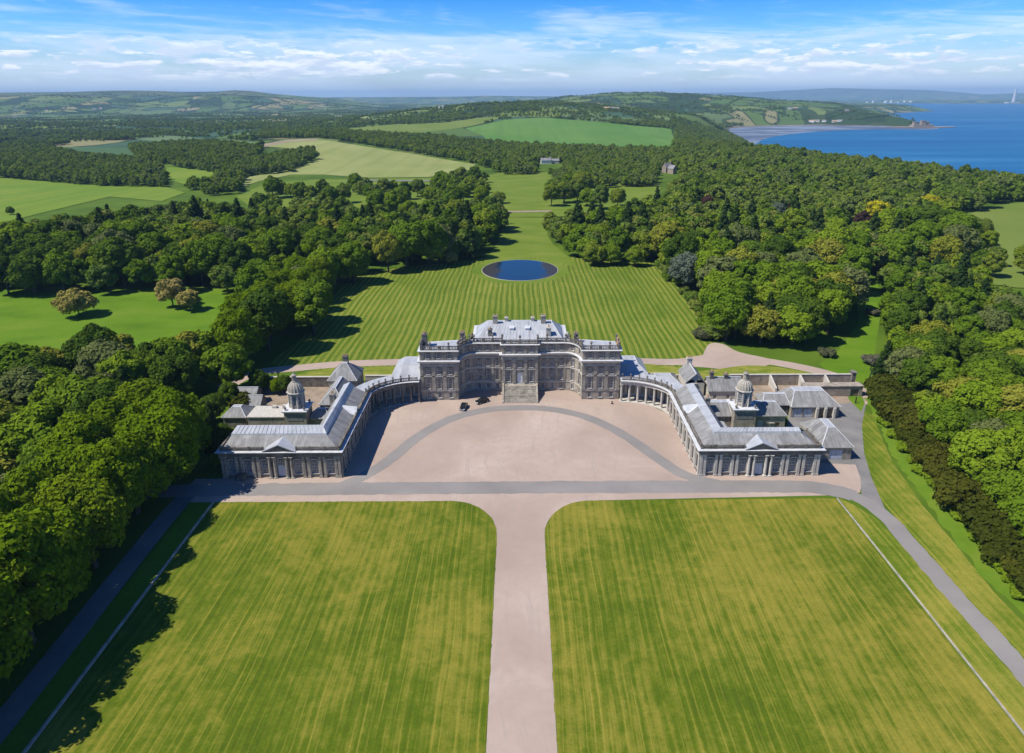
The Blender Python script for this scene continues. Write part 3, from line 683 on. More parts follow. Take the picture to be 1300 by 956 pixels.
def chimney(root, x0, x1, y0, y1, z0, z1, npots, m=None):
    q = MB().box(x0, x1, y0, y1, z0, z1 - .35); q.box(x0 - .14, x1 + .14, y0 - .14, y1 + .14, z1 - .352, z1 - .1); q.box(x0 - .05, x1 + .05, y0 - .05, y1 + .05, z1 - .102, z1)
    c = part('chimney', q, m or M['stone'], root)
    for i in range(npots):
        t = MB(); lx = x1 - x0 > y1 - y0; f = (i + .5) / npots
        cx = x0 + (x1 - x0) * (f if lx else .5); cy = y0 + (y1 - y0) * (.5 if lx else f)
        t.lathe((cx, cy, z1 - .02), [(.17, 0), (.15, .5), (.18, .55), (.18, .62)], 7); part('chimney_pot', t, M['terracotta'], c)
    return c

# ------------------------------------------------------------------ the country house
HZ = 205.0
house = thing('country_house', (0, HZ, 0), 'large grey sandstone country house with balustraded parapets at the head of the gravel forecourt', 'country house')
mir = lambda P: [(-x, y) for x, y in P][::-1]
quad = [(14.5 + 4.5 * math.sin(R(t)), 193 + 7 * math.cos(R(t))) for t in (0, 18, 36, 54, 72, 90)]
right_front = [(5.6, 198.4), (5.6, 200), (14.5, 200)] + quad[1:] + [(30.4, 193)]
front = mir(right_front) + right_front                                 # travels left to right
outline = front + [(30.4, 200.2), (14.6, 203.0), (14.6, 216.8), (-14.6, 216.8), (-14.6, 203.0), (-30.4, 200.2)]
ATT0, ATT1 = 13.1, 16.1
wall, glz = MB(), []
def seg_ops(kind, L):
    rows = [(.75, 2.35, 1.1, 2, 3), (3.75, 7.15, 1.2, 3, 6), (8.5, 10.75, 1.2, 3, 4), (13.75, 15.5, 1.15, 3, 3)]
    cs = {'wing': [2.35, 5.7, 9.05], 'rec': [1.55, 4.45, 7.35], 'q': [L / 2], 'c': [2.05, 5.6, 9.15]}.get(kind, [])
    return [(c, r) for c in cs for r in rows]
for k in range(len(front) - 1):
    a, b_ = front[k], front[k + 1]; L = math.hypot(b_[0] - a[0], b_[1] - a[1]); u = ((b_[0] - a[0]) / L, (b_[1] - a[1]) / L)
    mx = abs(a[0] + b_[0]) / 2; my = (a[1] + b_[1]) / 2
    if L > 10.5 and my < 194: kind = 'wing'
    elif abs(my - 200) < .05 and L > 8: kind = 'rec'
    elif abs(my - 198.4) < .01: kind = 'c'
    elif 14.5 < mx < 19: kind = 'q' if k % 2 == (0 if a[0] > 0 else 0) else ''
    else: kind = ''
    ops = []
    for c, (z0, z1, wd, nx_, ny_) in seg_ops(kind, L):
        if kind == 'c' and z0 < 3: continue
        if kind == 'c' and abs(c - 5.6) < .1 and 3 < z0 < 4:
            ops.append((c - .85, c + .85, 3.05, 6.6)); glz.append(('d', a, u, c, 3.05, 1.7, 3.5)); continue
        if kind == 'q': wd = 1.0
        ops.append((c - wd / 2, c + wd / 2, z0, z1)); glz.append(('w', a, u, c, z0, wd, z1 - z0, nx_, ny_))
    wall_panel(wall, a, u, L, 0, ATT1, ops)
back = outline[len(front) - 1:] + [outline[0]]
for a, b_ in zip(back[:-1], back[1:]):
    L = math.hypot(b_[0] - a[0], b_[1] - a[1]); u = ((b_[0] - a[0]) / L, (b_[1] - a[1]) / L)
    ops = []
    if L > 10:
        n_ = int(L / 3.6)
        for i in range(n_):
            for z0, z1, wd, nx_, ny_ in [(3.75, 7.15, 1.2, 3, 6), (8.5, 10.75, 1.2, 3, 4), (13.75, 15.5, 1.15, 3, 3)]:
                c = L * (i + .5) / n_; ops.append((c - wd / 2, c + wd / 2, z0, z1)); glz.append(('w', a, u, c, z0, wd, z1 - z0, nx_, ny_))
    wall_panel(wall, a, u, L, 0, ATT1, ops)
part('wall', wall, M['stone'], house, fix=False)
for q in glz:
    if q[0] == 'w': add_window(house, q[1], q[2], q[3], q[4], q[5], q[6], q[7], q[8])
    else:
        dd = add_door(house, q[1], q[2], q[3], q[4], q[5], q[6], M['white']); dd['label'] = 'white double front door at the head of the steps'
# string courses, cornices, parapet
full = [(x, y) for x, y in outline]
tr_ = MB()
for z0, z1, o_ in ((3.0, 3.28, .14), (7.75, 8.05, .16), (11.3, 11.5, .12)):
    tr_.sweep(full, [(-.1, z0), (o_, z0), (o_, z1), (-.1, z1)], True)
part('string_course', tr_, M['trim'], house)
co = MB(); co.sweep(full, [(-.1, 12.15), (.12, 12.15), (.35, 12.55), (.85, 12.8), (.85, 12.98), (-.1, 12.98)], True); part('cornice', co, M['trim'], house)
co = MB(); co.sweep(full, [(-.05, 12.983), (.88, 12.983), (.82, 13.07), (-.05, 13.12)], True); part('cornice_lead', co, M['cap'], house)
co = MB(); co.sweep(full, [(-.1, 15.8), (.10, 15.8), (.55, 16.02), (.55, 16.16), (-.1, 16.16)], True); part('attic_cornice', co, M['trim'], house)
co = MB(); co.sweep(full, [(-.4, 16.163), (.57, 16.163), (.52, 16.23), (-.4, 16.27)], True); part('cornice_lead', co, M['cap'], house)
inn = [(x * .985, y + (.30 if y < 200.1 else -.3)) for x, y in full]
nf = len(front); bl, piers = balustrade([inn[-1]] + inn[:nf + 1], 16.25, 1.35, .4, .44, 3.0); tag(part('balustrade', bl, M['stone_dk'], house), kind='stuff')
rl = Vector((0, HZ, 0))
for k, (x, y) in enumerate(piers):
    if y < 201 and (k % 2 == 0 or abs(x) > 29): inst('urn', _urn, house, (x, y - HZ, 17.66), k * .7, (1, 1, .95 + .12 * (k % 3)))
# giant pilasters on the wings and in the centre, attic strips above them
pil = []
for sg in (1, -1):
    for x in (19.45, 22.98, 26.4, 29.95): pil.append((sg * x, 193.0, 1.0, .16))
    for x in (1.78, 5.15): pil.append((sg * x, 198.4, .85, .24))
    for x in (5.95 + .5, 8.6, 11.5, 14.1): pil.append((sg * x, 200.0, .62, .12))
for x, y, wd, pr in pil:
    p = MB().box(x - wd / 2, x + wd / 2, y - pr, y + .02, 3.29, 11.28); p.box(x - wd / 2 - .1, x + wd / 2 + .1, y - pr - .08, y + .02, 3.285, 3.85); p.box(x - wd / 2 - .1, x + wd / 2 + .1, y - pr - .08, y + .02, 10.55, 11.29)
    part('pilaster', p, M['stone'], house)
    p = MB().box(x - wd / 2 + .06, x + wd / 2 - .06, y - pr * .8, y + .02, 13.14, 15.79); part('attic_pilaster', p, M['stone'], house)
# window surrounds with keystones (joined, too small to pick apart)
ar = MB()
for q in glz:
    if q[0] == 'w' and q[1][1] < 203 and q[4] > 3:
        a, u, c, z0, wd, ht = q[1:7]
        ar.obox(a, u, c - wd / 2 - .26, c - wd / 2 - .004, -.02, .075, z0 - .1, z0 + ht + .25); ar.obox(a, u, c + wd / 2 + .004, c + wd / 2 + .26, -.02, .075, z0 - .1, z0 + ht + .25)
        ar.obox(a, u, c - wd / 2 - .003, c + wd / 2 + .003, -.02, .07, z0 + ht + .004, z0 + ht + .25); ar.obox(a, u, c - .16, c + .16, -.02, .13, z0 + ht + .02, z0 + ht + .42)
tag(part('window_surround', ar, M['stone_dk'], house), kind='stuff')
# roofs
def flat_roof(poly, z, name='roof', m=None):
    q = MB(); q.prism(poly, z - .25, z); return part(name, q, m or M['lead_y'], house)
fr_ = [(14.8, 200.4), (17.4, 199.0), (18.9, 196.0), (19.3, 193.6), (30.0, 193.6), (30.0, 199.9), (14.8, 202.6)]; flat_roof(fr_, 16.32); flat_roof(mir(fr_), 16.32)
flat_roof([(-14.3, 200.8), (-5.4, 200.6), (-5.4, 199.2), (5.4, 199.2), (5.4, 200.6), (14.3, 200.8), (14.3, 216.4), (-14.3, 216.4)], 16.30)
def hip(root, x0, x1, y0, y1, z0, a0, a1, b0, b1, z1, my, mx_, name='roof', flat=None, rolls=0.0):
    """frustum roof: eaves rectangle to ridge rectangle"""
    q = MB(); q.face((x0, y0, z0), (x1, y0, z0), (a1, b0, z1), (a0, b0, z1)); q.face((x1, y1, z0), (x0, y1, z0), (a0, b1, z1), (a1, b1, z1))
    if rolls:
        n_ = int((a1 - a0) / rolls)
        for i in range(1, n_):
            f = i / n_; xa = x0 + (x1 - x0) * f; xb = a0 + (a1 - a0) * f
            q.face((xa - .04, y0, z0 + .08), (xa + .04, y0, z0 + .08), (xb + .04, b0, z1 + .08), (xb - .04, b0, z1 + .08))
            q.face((xa + .04, y0, z0 + .08), (xa + .04, y0, z0), (xb + .04, b0, z1), (xb + .04, b0, z1 + .08)); q.face((xa - .04, y0, z0), (xa - .04, y0, z0 + .08), (xb - .04, b0, z1 + .08), (xb - .04, b0, z1))
    o1 = part(name, q, my, root, fix=False)
    q = MB(); q.face((x0, y1, z0), (x0, y0, z0), (a0, b0, z1), (a0, b1, z1)); part('hip_slope', q, mx_, root, fix=False)
    q = MB(); q.face((x1, y0, z0), (x1, y1, z0), (a1, b1, z1), (a1, b0, z1)); part('hip_slope', q, mx_, root, fix=False)
    q = MB()
    if a1 - a0 > .3 and b1 - b0 > .3: q.face((a0, b0, z1), (a1, b0, z1), (a1, b1, z1), (a0, b1, z1)); part('ridge_flat', q, flat or M['lead_y'], root, fix=False)
    rg = MB()
    for A, B in (((x0, y0, z0), (a0, b0, z1)), ((x1, y0, z0), (a1, b0, z1)), ((x1, y1, z0), (a1, b1, z1)), ((x0, y1, z0), (a0, b1, z1)), ((a0, b0, z1), (a1, b0, z1)), ((a0, b1, z1), (a1, b1, z1)), ((a0, b0, z1), (a0, b1, z1)), ((a1, b0, z1), (a1, b1, z1))):
        A = Vector(A); B = Vector(B); d = B - A
        if d.length < .3: continue
        s_ = d.cross(Vector((0, 0, 1))).normalized() * .11; up = Vector((0, 0, .08))
        rg.face(A - s_ + up * .3, A + up, B + up, B - s_ + up * .3); rg.face(A + up, A + s_ + up * .3, B + s_ + up * .3, B + up)
    part('ridge_lead', rg, M['cap'], root, fix=False); return o1
hip(house, -13.6, 13.6, 200.2, 216.2, 16.6, -10.4, 10.4, 210.5, 212.5, 19.5, M['lead_y'], M['lead_x'], rolls=.85)
for x, w_, zt, y in ((-7.9, 1.5, 21.9, 209.5), (-4.3, 1.0, 20.9, 211), (4.2, 1.0, 20.9, 211), (7.6, 1.6, 21.9, 209.5)): chimney(house, x - w_ / 2, x + w_ / 2, y, y + 1.1, 16.5, zt, 2 if w_ > 1.2 else 1, M['trim'] if w_ < 1.2 else M['stone'])
chimney(house, 8.3, 9.7, 202.6, 204.6, 16.5, 20.2, 2, M['trim']); chimney(house, -10.0, -8.8, 202.8, 204.4, 16.5, 19.6, 2, M['stone_dk'])
chimney(house, -18.6, -17.2, 199.9, 201.2, 16.3, 19.6, 3, M['stone_dk']); chimney(house, 16.8, 18.1, 199.9, 201.2, 16.3, 19.2, 2, M['stone_dk'])
chimney(house, -29.9, -28.4, 196.6, 198.2, 16.3, 20.3, 3, M['stone_dk'])
for x, y in ((-2.6, 206.4), (2.4, 206.4)):
    q = MB().box(x - .7, x + .7, y - .5, y + .9, 17.6, 18.95); q.face((x - .85, y - .6, 18.95), (x + .85, y - .6, 18.95), (x + .85, y + 1.2, 19.3), (x - .85, y + 1.2, 19.3)); part('dormer', q, M['cap'], house)
# statues on the end pedestals
def statue(x, y, z, h, m):
    q = MB().box(x - .42, x + .42, y - .42, y + .42, z, z + .3)
    q.lathe((x, y, z + .3), [(.36, 0), (.33, h * .2), (.25, h * .42), (.30, h * .58), (.36, h * .70), (.20, h * .79), (.10, h * .81), (.15, h * .86), (.17, h * .92), (.10, h * .98), (.0, h)], 9)
    q.lathe((x + .36, y, z + .3 + h * .45), [(.07, 0), (.12, h * .12), (.10, h * .25), (.0, h * .27)], 6); part('statue', q, m, house)
statue(29.6, 194.2, 17.65, 2.3, M['terracotta']); statue(-29.7, 193.4, 17.6, 1.7, M['stone_dk']); statue(14.9, 200.6, 17.6, 1.7, M['trim']); statue(-14.9, 200.6, 17.6, 1.6, M['stone_dk'])
# great steps
for k in range(17):
    y = 190.4 + k * .36; q = MB().box(-5.0, 5.0, y, y + .36 if k < 16 else 198.38, 0, .18 * (k + 1)); part('step', q, M['trim_step'] if 'trim_step' in M else M['stone'], house)
for sg in (-1, 1):
    q = MB(); x0, x1 = (5.0, 5.5) if sg > 0 else (-5.5, -5.0)
    for x in (x0, x1): pass
    i = len(q.v); q.v += [(x0, 190.2, 0), (x1, 190.2, 0), (x1, 198.35, 0), (x0, 198.35, 0), (x0, 190.2, .3), (x1, 190.2, .3), (x1, 196.3, 3.4), (x0, 196.3, 3.4), (x1, 198.35, 3.4), (x0, 198.35, 3.4)]
    q.f += [(i, i + 1, i + 5, i + 4), (i + 4, i + 5, i + 6, i + 7), (i + 7, i + 6, i + 8, i + 9), (i + 1, i + 2, i + 8, i + 6, i + 5), (i, i + 4, i + 7, i + 9, i + 3), (i + 2, i + 3, i + 9, i + 8), (i, i + 3, i + 2, i + 1)]
    part('step_wall', q, M['stone'], house)

# ------------------------------------------------------------------ link blocks beside the house
for sg in (1, -1):
    t = thing('link_block', (sg * 35, 200, 0), 'low link block with a blue shaded hipped lead roof between house and right colonnade' if sg > 0 else 'low link block with a pale sunlit lead roof between house and left colonnade', 'building', 'lead roofed link blocks')
    xa, xb = (30.5, 39.5) if sg > 0 else (-39.5, -30.5)
    q = MB()
    for a, u, L in (((xa, 196.2), (1, 0), xb - xa), ((xb, 196.2), (0, 1), 12), ((xb, 208.2), (-1, 0), xb - xa), ((xa, 208.2), (0, -1), 12)): wall_panel(q, a, u, L, 0, 7.2)
    part('wall', q, M['stone'], t, fix=False)
    if sg > 0: hip(t, xa - .02, xb + .3, 195.9, 208.5, 7.2, xa, xb - 2.6, 199.2, 206, 9.4, M['lead_y'], M['lead_x'])
    else: hip(t, xa - .3, xb + .02, 195.9, 208.5, 7.2, xa + 2.6, xb, 199.2, 206, 9.4, M['lead_y'], M['lead_x'])

# ------------------------------------------------------------------ curved colonnades
def colonnade(sg):
    t = thing('colonnade', (sg * 40, 188, 0), 'sunlit curved colonnade with open stone columns joining house to right pavilion' if sg > 0 else 'shaded curved colonnade with dark columns joining house to left pavilion', 'colonnade', 'curved colonnades of the forecourt')
    E_ = lambda o_, n_=28, a0=0, a1=86: [(sg * (30.6 + (14.0 + o_) * math.sin(R(a0 + (a1 - a0) * k / n_))), 180 + (11.4 + o_) * math.cos(R(a0 + (a1 - a0) * k / n_))) for k in range(n_ + 1)]
    ordr = (lambda P: P) if sg > 0 else (lambda P: P[::-1])
    rl_ = wloc(t)
    for tt in (1.5, 11.5, 22, 33, 44.5, 56.5, 69, 81.5):
        x, y = sg * (30.6 + 14.0 * math.sin(R(tt))), 180 + 11.4 * math.cos(R(tt))
        inst('column', column_mesh(.36, 5.7, M['trim'] if sg > 0 else M['stone_dk']), t, (x - rl_.x, y - rl_.y, 0))  # left columns get darker stone: their shade is put into the colour
        ox, oy = sg * (30.6 + 14.95 * math.sin(R(tt))), 180 + 12.3 * math.cos(R(tt))
    # back wall with recessed blind panels
    Bk = ordr(E_(4.4, 9)); q = MB(); 
    for a, b_ in zip(Bk[:-1], Bk[1:]):
        L = math.hypot(b_[0] - a[0], b_[1] - a[1]); u = ((b_[0] - a[0]) / L, (b_[1] - a[1]) / L)
        wall_panel(q, a, u, L, 0, 7.0, [(L / 2 - .62, L / 2 + .62, .9, 4.4)], .22)
    part('back_wall', q, M['harl'], t, fix=False)
    for a, b_ in zip(Bk[:-1], Bk[1:]):
        L = math.hypot(b_[0] - a[0], b_[1] - a[1]); u = ((b_[0] - a[0]) / L, (b_[1] - a[1]) / L)
        add_window(t, a, u, L / 2, .95, 1.1, 3.3, 3, 6, rev=.2, sill=False)
        p = MB().obox(a, u, -.28, .28, -.05, .22, 0, 5.6); part('pilaster', p, M['stone_dk'], t)
    Ob = E_(4.75, 24); q = MB(); q.sweep(ordr(Ob)[::-1], [(0, 0), (.0, 7.0), (-.3, 7.0), (-.3, 0)]); part('outer_wall', q, M['stone'], t)
    fl = MB(); I_, O_ = E_(-.9, 28), E_(4.4, 28); fl.prism(I_ + O_[::-1], .03, .16); part('floor_slab', fl, M['trim'], t)
    en = MB(); en.sweep(ordr(E_(0)), [(-.42, 5.7), (.42, 5.7), (.42, 6.55), (.9, 6.8), (.9, 7.02), (-.42, 7.02)]); part('entablature', en, M['stone_dk'] if sg < 0 else M['trim'], t)  # left entablature carries its shade in the stone colour too
    en = MB(); en.sweep(ordr(E_(0)), [(-.4, 7.023), (.93, 7.023), (.88, 7.1), (-.4, 7.12)]); part('cornice_lead', en, M['cap'], t)
    rf = MB(); A, B = E_(.2, 28), E_(5.1, 28)
    for k in range(28):
        rf.face((*A[k], 7.25), (*A[k + 1], 7.25), (*B[k + 1], 7.6), (*B[k], 7.6)); rf.face((*A[k], 7.0), (*A[k + 1], 7.0), (*B[k + 1], 7.0), (*B[k], 7.0)); rf.face((*B[k], 7.0), (*B[k + 1], 7.0), (*B[k + 1], 7.6), (*B[k], 7.6))
    part('roof', rf, M['lead_y'], t)
    pa = ordr(E_(0.0, 8, 2, 85)); bl_, pr_ = balustrade(pa, 7.1, 1.15, .34, .42, 2.4); tag(part('balustrade', bl_, M['stone_dk'], t), kind='stuff')
    for k, (x, y) in enumerate(pr_[::2]): inst('urn', _urn, t, (x - rl_.x, y - rl_.y, 8.3), k, (.8, .8, .75))
    return t
colonnade(1); colonnade(-1)

# ------------------------------------------------------------------ pavilions
def pavilion(sg):
    name = 'pale sunlit sandstone pavilion with a domed cupola at the right of the forecourt' if sg > 0 else 'darker sandstone pavilion with a domed cupola at the left of the forecourt'
    t = thing('pavilion', (sg * 58.5, 155, 0), name, 'pavilion', 'domed pavilions of the forecourt'); rl_ = wloc(t)
    X = (lambda x: sg * x)
    x0, x1 = 43.9, 73.3                                  # inner (court) side and outer side
    def seg(a, b_):                                      # keep the outside on the right-hand side of travel
        a2, b2 = (X(a[0]), a[1]), (X(b_[0]), b_[1])
        if sg < 0: a2, b2 = b2, a2
        L = math.hypot(b2[0] - a2[0], b2[1] - a2[1]); return a2, ((b2[0] - a2[0]) / L, (b2[1] - a2[1]) / L), L
    wl, gz, EV = MB(), [], 7.3
    # front: seven bays, door in the middle
    a, u, L = seg((x0, 147.5), (x1, 147.5)); bays = [2.55, 6.55, 10.55, L / 2, L - 10.55, L - 6.55, L - 2.55]; ops = []
    for i, c in enumerate(bays):
        if i == 3: ops.append((c - 1.05, c + 1.05, .12, 4.9)); gz.append(('d', a, u, c, .12, 2.1, 4.7))
        else: ops.append((c - .85, c + .85, 1.05, 4.5)); gz.append(('w', a, u, c, 1.05, 1.7, 3.4))
    wall_panel(wl, a, u, L, 0, EV, ops, .45)
    F = (a, u, L, bays)
    # court side: eight bays
    a, u, L = seg((x0, 182.0), (x0, 147.5)); ops = []; sb = [L * (i + .5) / 8 for i in range(8)]
    for c in sb: ops.append((c - .8, c + .8, 1.05, 4.5)); gz.append(('w', a, u, c, 1.05, 1.6, 3.4))
    wall_panel(wl, a, u, L, 0, EV, ops, .45); C_ = (a, u, L, sb)
    for A, B in (((x1, 147.5), (x1, 156.6)), ((x1, 156.6), (52.6, 156.6)), ((52.6, 156.6), (52.6, 182)), ((52.6, 182), (x0, 182))):
        a, u, L = seg(A, B); ops = []
        if A[0] == x1 and B[0] == x1: ops = [(3.6, 5.2, 1.05, 4.5)]; gz.append(('w', a, u, 4.4, 1.05, 1.6, 3.4))
        wall_panel(wl, a, u, L, 0, EV, ops, .45)
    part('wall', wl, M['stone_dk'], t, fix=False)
    for q in gz:
        if q[0] == 'w': add_window(t, q[1], q[2], q[3], q[4], q[5], q[6], 5, 8, rev=.42)
        else:
            add_door(t, q[1], q[2], q[3], q[4], q[5], 2.9, M['bluewhite'], rev=.42); add_window(t, q[1], q[2], q[3], 3.06, q[5], 1.76, 5, 4, name='fanlight', rev=.42, sill=False)
    # arched hood moulds over the openings, joined: too small to pick apart
    hm = MB()
    for q in gz:
        a, u, c = q[1:4]; wd = q[5] / 2 + .18; zt = 4.55 if q[0] == 'w' else 4.95
        for k in range(6):
            t0, t1 = R(180 - 30 * k), R(150 - 30 * k)
            s0, s1 = c + wd * math.cos(t0), c + wd * math.cos(t1); zz0, zz1 = zt + .42 * math.sin(t0), zt + .42 * math.sin(t1)
            hm.obox(a, u, min(s0, s1), max(s0, s1), -.02, .12, (zz0 + zz1) / 2 - .02, (zz0 + zz1) / 2 + .2)
        for s_ in (c - wd - .12, c + wd - .10): hm.obox(a, u, s_, s_ + .22, -.02, .10, .85, zt + .1)
    tag(part('hood_mould', hm, M['trim'], t), kind='stuff')
    # pilasters in pairs, half columns at the door
    def pilas(fr, s_, wd=.62, pr=.26, m=None):
        a, u = fr[0], fr[1]; p = MB().obox(a, u, s_ - wd / 2, s_ + wd / 2, -.02, pr, .5, 5.55); p.obox(a, u, s_ - wd / 2 - .1, s_ + wd / 2 + .1, -.02, pr + .1, 0, .498); p.obox(a, u, s_ - wd / 2 - .09, s_ + wd / 2 + .09, -.02, pr + .09, 5.552, 5.9)
        part('pilaster', p, M['trim'] if sg > 0 else M['stone'], t)
    L = F[2]; b = F[3]
    for s_ in (.42, 1.22, L - .42, L - 1.22): pilas(F, s_)
    for i in range(6):
        mid = (b[i] + b[i + 1]) / 2
        if i in (2, 3):
            for s_ in (mid - .62, mid + .62):
                x, y = F[0][0] + F[1][0] * s_, 147.5 - .28; inst('column', column_mesh(.36, 5.9, M['trim'] if sg > 0 else M['stone']), t, (x - rl_.x, y - rl_.y, 0))
        else:
            for s_ in (mid - .55, mid + .55): pilas(F, s_)
    for i in range(9):
        s_ = C_[2] * i / 8; 
        for e in (-.45, .45):
            if .3 < s_ + e < C_[2] - .3: pilas(C_, s_ + e, .56, .24, M['trim'])
    ring_ = [(X(x0), 182.0), (X(x0), 147.5), (X(x1), 147.5), (X(x1), 156.6)]
    if sg < 0: ring_ = ring_[::-1]
    e = MB(); e.sweep(ring_, [(-.1, 5.93), (.30, 5.93), (.30, 6.75), (.78, 7.0), (.78, 7.2), (-.1, 7.2)]); part('entablature', e, M['stone_dk'], t)
    e = MB(); e.sweep(ring_, [(-.1, 7.203), (.82, 7.203), (.78, 7.29), (-.1, 7.32)]); part('cornice_lead', e, M['cap'], t)
    cxm = X((x0 + x1) / 2)
    inr = [(X(x0 + .25), 181.6), (X(x0 + .25), 147.75), (cxm - 3.9 * 1, 147.75)] if sg > 0 else [(cxm + 3.9, 147.75), (X(x0 + .25), 147.75), (X(x0 + .25), 181.6)]
    inr2 = [(cxm + 3.9, 147.75), (X(x1 - .25), 147.75), (X(x1 - .25), 156.4)] if sg > 0 else [(X(x1 - .25), 156.4), (X(x1 - .25), 147.75), (cxm - 3.9, 147.75)]
    bl_, p1 = balustrade(inr, 7.3, 1.0, .34, .36, 3.6); bl_, p2 = balustrade(inr2, 7.3, 1.0, .34, .36, 3.6, mb=bl_); tag(part('balustrade', bl_, M['stone_dk'], t), kind='stuff')
    # pediment over the door with its own little roof
    pw = 3.7; q = MB(); y0_ = 146.85
    q.face((cxm - pw, y0_ + .35, 7.32), (cxm + pw, y0_ + .35, 7.32), (cxm, y0_ + .35, 9.0)); part('pediment', q, M['stone_dk'], t)
    q = MB(); 
    for s_ in (-1, 1):
        A = Vector((cxm + s_ * (pw + .35), y0_, 7.28)); B = Vector((cxm, y0_, 9.12)); d_ = Vector((0, 4.6, 0)); up = Vector((0, 0, .2))
        q.face(A + up, B + up, B + d_ + up, A + d_ * .35 + up); q.face(A, B, B + up, A + up); q.face(A, A + up, A + up + d_ * .3, A + d_ * .3); q.face(A, A + Vector((0, .6, 0)), B + Vector((0, .6, 0)), B)
    part('pediment_roof', q, M['lead_x'], t)
    # roofs: slates up to a lead step, lead on top
    zs0, zs1, zl0, zl1 = 7.45, 9.35, 9.75, 10.1
    f0, f1, f2, f3, f4 = 148.1, 151.9, 152.0, (153.6 if sg > 0 else 156.0), (156.5 if sg > 0 else 156.6)
    c0, c1, c2, c3, c4 = x0 + .6, x0 + 4.1, x0 + 4.2, x0 + 6.2, 52.6
    e1 = x1 - (3.6 if sg > 0 else 1.6)
    def fc_(q, *P): q.face(*[(X(p[0]), p[1], p[2]) for p in P])
    q = MB(); fc_(q, (c0, f0, zs0), (x1 - .5, f0, zs0), (e1, f1, zs1), (c1, f1, zs1)); part('slate_roof', q, M['slate_y'], t)
    q = MB(); fc_(q, (c0, 181.9, zs0), (c0, f0, zs0), (c1, f1, zs1), (c1, 181.9, zs1)); part('slate_roof', q, M['slate_x'], t); q = MB(); fc_(q, (x1 - .5, f0, zs0), (x1 - .5, f4, zs0), (e1, f3, zs1), (e1, f1, zs1)); part('slate_roof', q, M['slate_x'], t)
    up = .42 if sg > 0 else .28
    q = MB(); fc_(q, (c1, f1, zs1), (e1, f1, zs1), (e1, f2, zl0), (c2, f2, zl0)); part('lead_step', q, M['lead_y'], t)
    sd_x = c2 if sg > 0 else c2 + 1.0
    zsd = zl0 if sg > 0 else zl0 + 1.15
    q = MB(); fc_(q, (c1, 181.9, zs1), (c1, f1, zs1), (c2, f2, zl0), (sd_x, f2 + (0 if sg > 0 else 1.4), zsd), (sd_x, 181.9, zsd)); part('lead_step', q, M['lead_x'], t)
    q = MB(); fc_(q, (c2, f2, zl0), (e1, f2, zl0), (e1, f3, zl1), (c3, f3, zl1))
    n_ = 22
    for i in range(1, n_):
        f = i / n_; xa = c2 + (e1 - c2) * f; xb = c3 + (e1 - c3) * f
        fc_(q, (xa - .05, f2, zl0 + .1), (xa + .05, f2, zl0 + .1), (xb + .05, f3, zl1 + .1), (xb - .05, f3, zl1 + .1)); fc_(q, (xa + .05, f2, zl0 + .1), (xa + .05, f2, zl0), (xb + .05, f3, zl1), (xb + .05, f3, zl1 + .1)); fc_(q, (xa - .05, f2, zl0), (xa - .05, f2, zl0 + .1), (xb - .05, f3, zl1 + .1), (xb - .05, f3, zl1))
    part('lead_roof', q, M['lead_y'], t)
    q = MB(); fc_(q, (sd_x, f2 + (0 if sg > 0 else 1.4), zsd), (c2, f2, zl0), (c3, f3, zl1), (c3 + (0 if sg > 0 else .9), 181.9, zl1), (sd_x, 181.9, zsd)); part('lead_roof', q, M['lead_x'], t)
    q = MB(); fc_(q, (c3, f3, zl1), (e1, f3, zl1), (e1, f4, 7.3), (c4, f4, 7.3)); part('back_slope', q, M['slate_y'], t)
    q = MB(); fc_(q, (c3 + (0 if sg > 0 else .9), 181.9, zl1), (c3, f3, zl1), (c4, f4, 7.3), (c4, 181.9, 7.3)); part('back_slope', q, M['slate_x'], t)
    q = MB(); fc_(q, (x1 - .5, f4, zs0), (e1, f4, zs0), (e1, f3, zl1)); fc_(q, (c0, 181.9, zs0), (c1, 181.9, zs1), (sd_x, 181.9, zsd), (c3, 181.9, zl1), (c4, 181.9, 7.3)); part('gable', q, M['stone'], t)
    q = MB(); q.prism([(X(x0 + .3), 147.6), (X(x1 - .3), 147.6), (X(x1 - .3), 156.5), (X(52.5), 156.5), (X(52.5), 181.9), (X(x0 + .3), 181.9)], 7.05, 7.28); part('gutter', q, M['lead_y'], t)
    # dormer on the court side and chimneys
    q = MB(); yd = 168.5
    for s_ in (-1, 1): fc_(q, (c0 - .3, yd + s_ * 2.0, 7.5), (c0 - .3, yd, 9.3), (c1 + .6, yd, 9.8), (c1 - 1.5, yd + s_ * 2.0, 8.4))
    fc_(q, (c0 - .3, yd - 2, 7.4), (c0 - .3, yd + 2, 7.4), (c0 - .3, yd, 9.3)); part('dormer', q, M['cap'], t)
    xc = X(52.0); chimney(t, xc - .7, xc + .7, 172.5, 174.0, 7.0, 11.2 if sg < 0 else 9.6, 2)
    # clock tower with ribbed dome
    tx, ty = X(62.0), 173.2
    q = MB().box(tx - 3.0, tx + 3.0, ty - 3.0, ty + 3.0, 0, 6.8); part('tower_base', q, M['stone'], t)
    q = MB(); q.sweep([(tx - 3, ty - 3), (tx + 3, ty - 3), (tx + 3, ty + 3), (tx - 3, ty + 3)], [(-.3, 6.6), (.1, 6.6), (.45, 6.95), (.45, 7.2), (-3.0, 7.5), (-3.0, 6.6)], True); part('tower_cornice', q, M['cap'], t)
    for s_, (dx_, dy_) in enumerate(((-1, -1), (1, -1), (1, 1), (-1, 1))): inst('urn', _urn, t, (tx + dx_ * 2.6 - rl_.x, ty + dy_ * 2.6 - rl_.y, 7.15), s_, (1, 1, .9))
    for s_ in (-1,):
        q = MB().box(tx - 2.2, tx + 2.2, ty - 3.06, ty - 3.01, 4.2, 6.0); part('tower_panel', q, M['slate_y'], t)
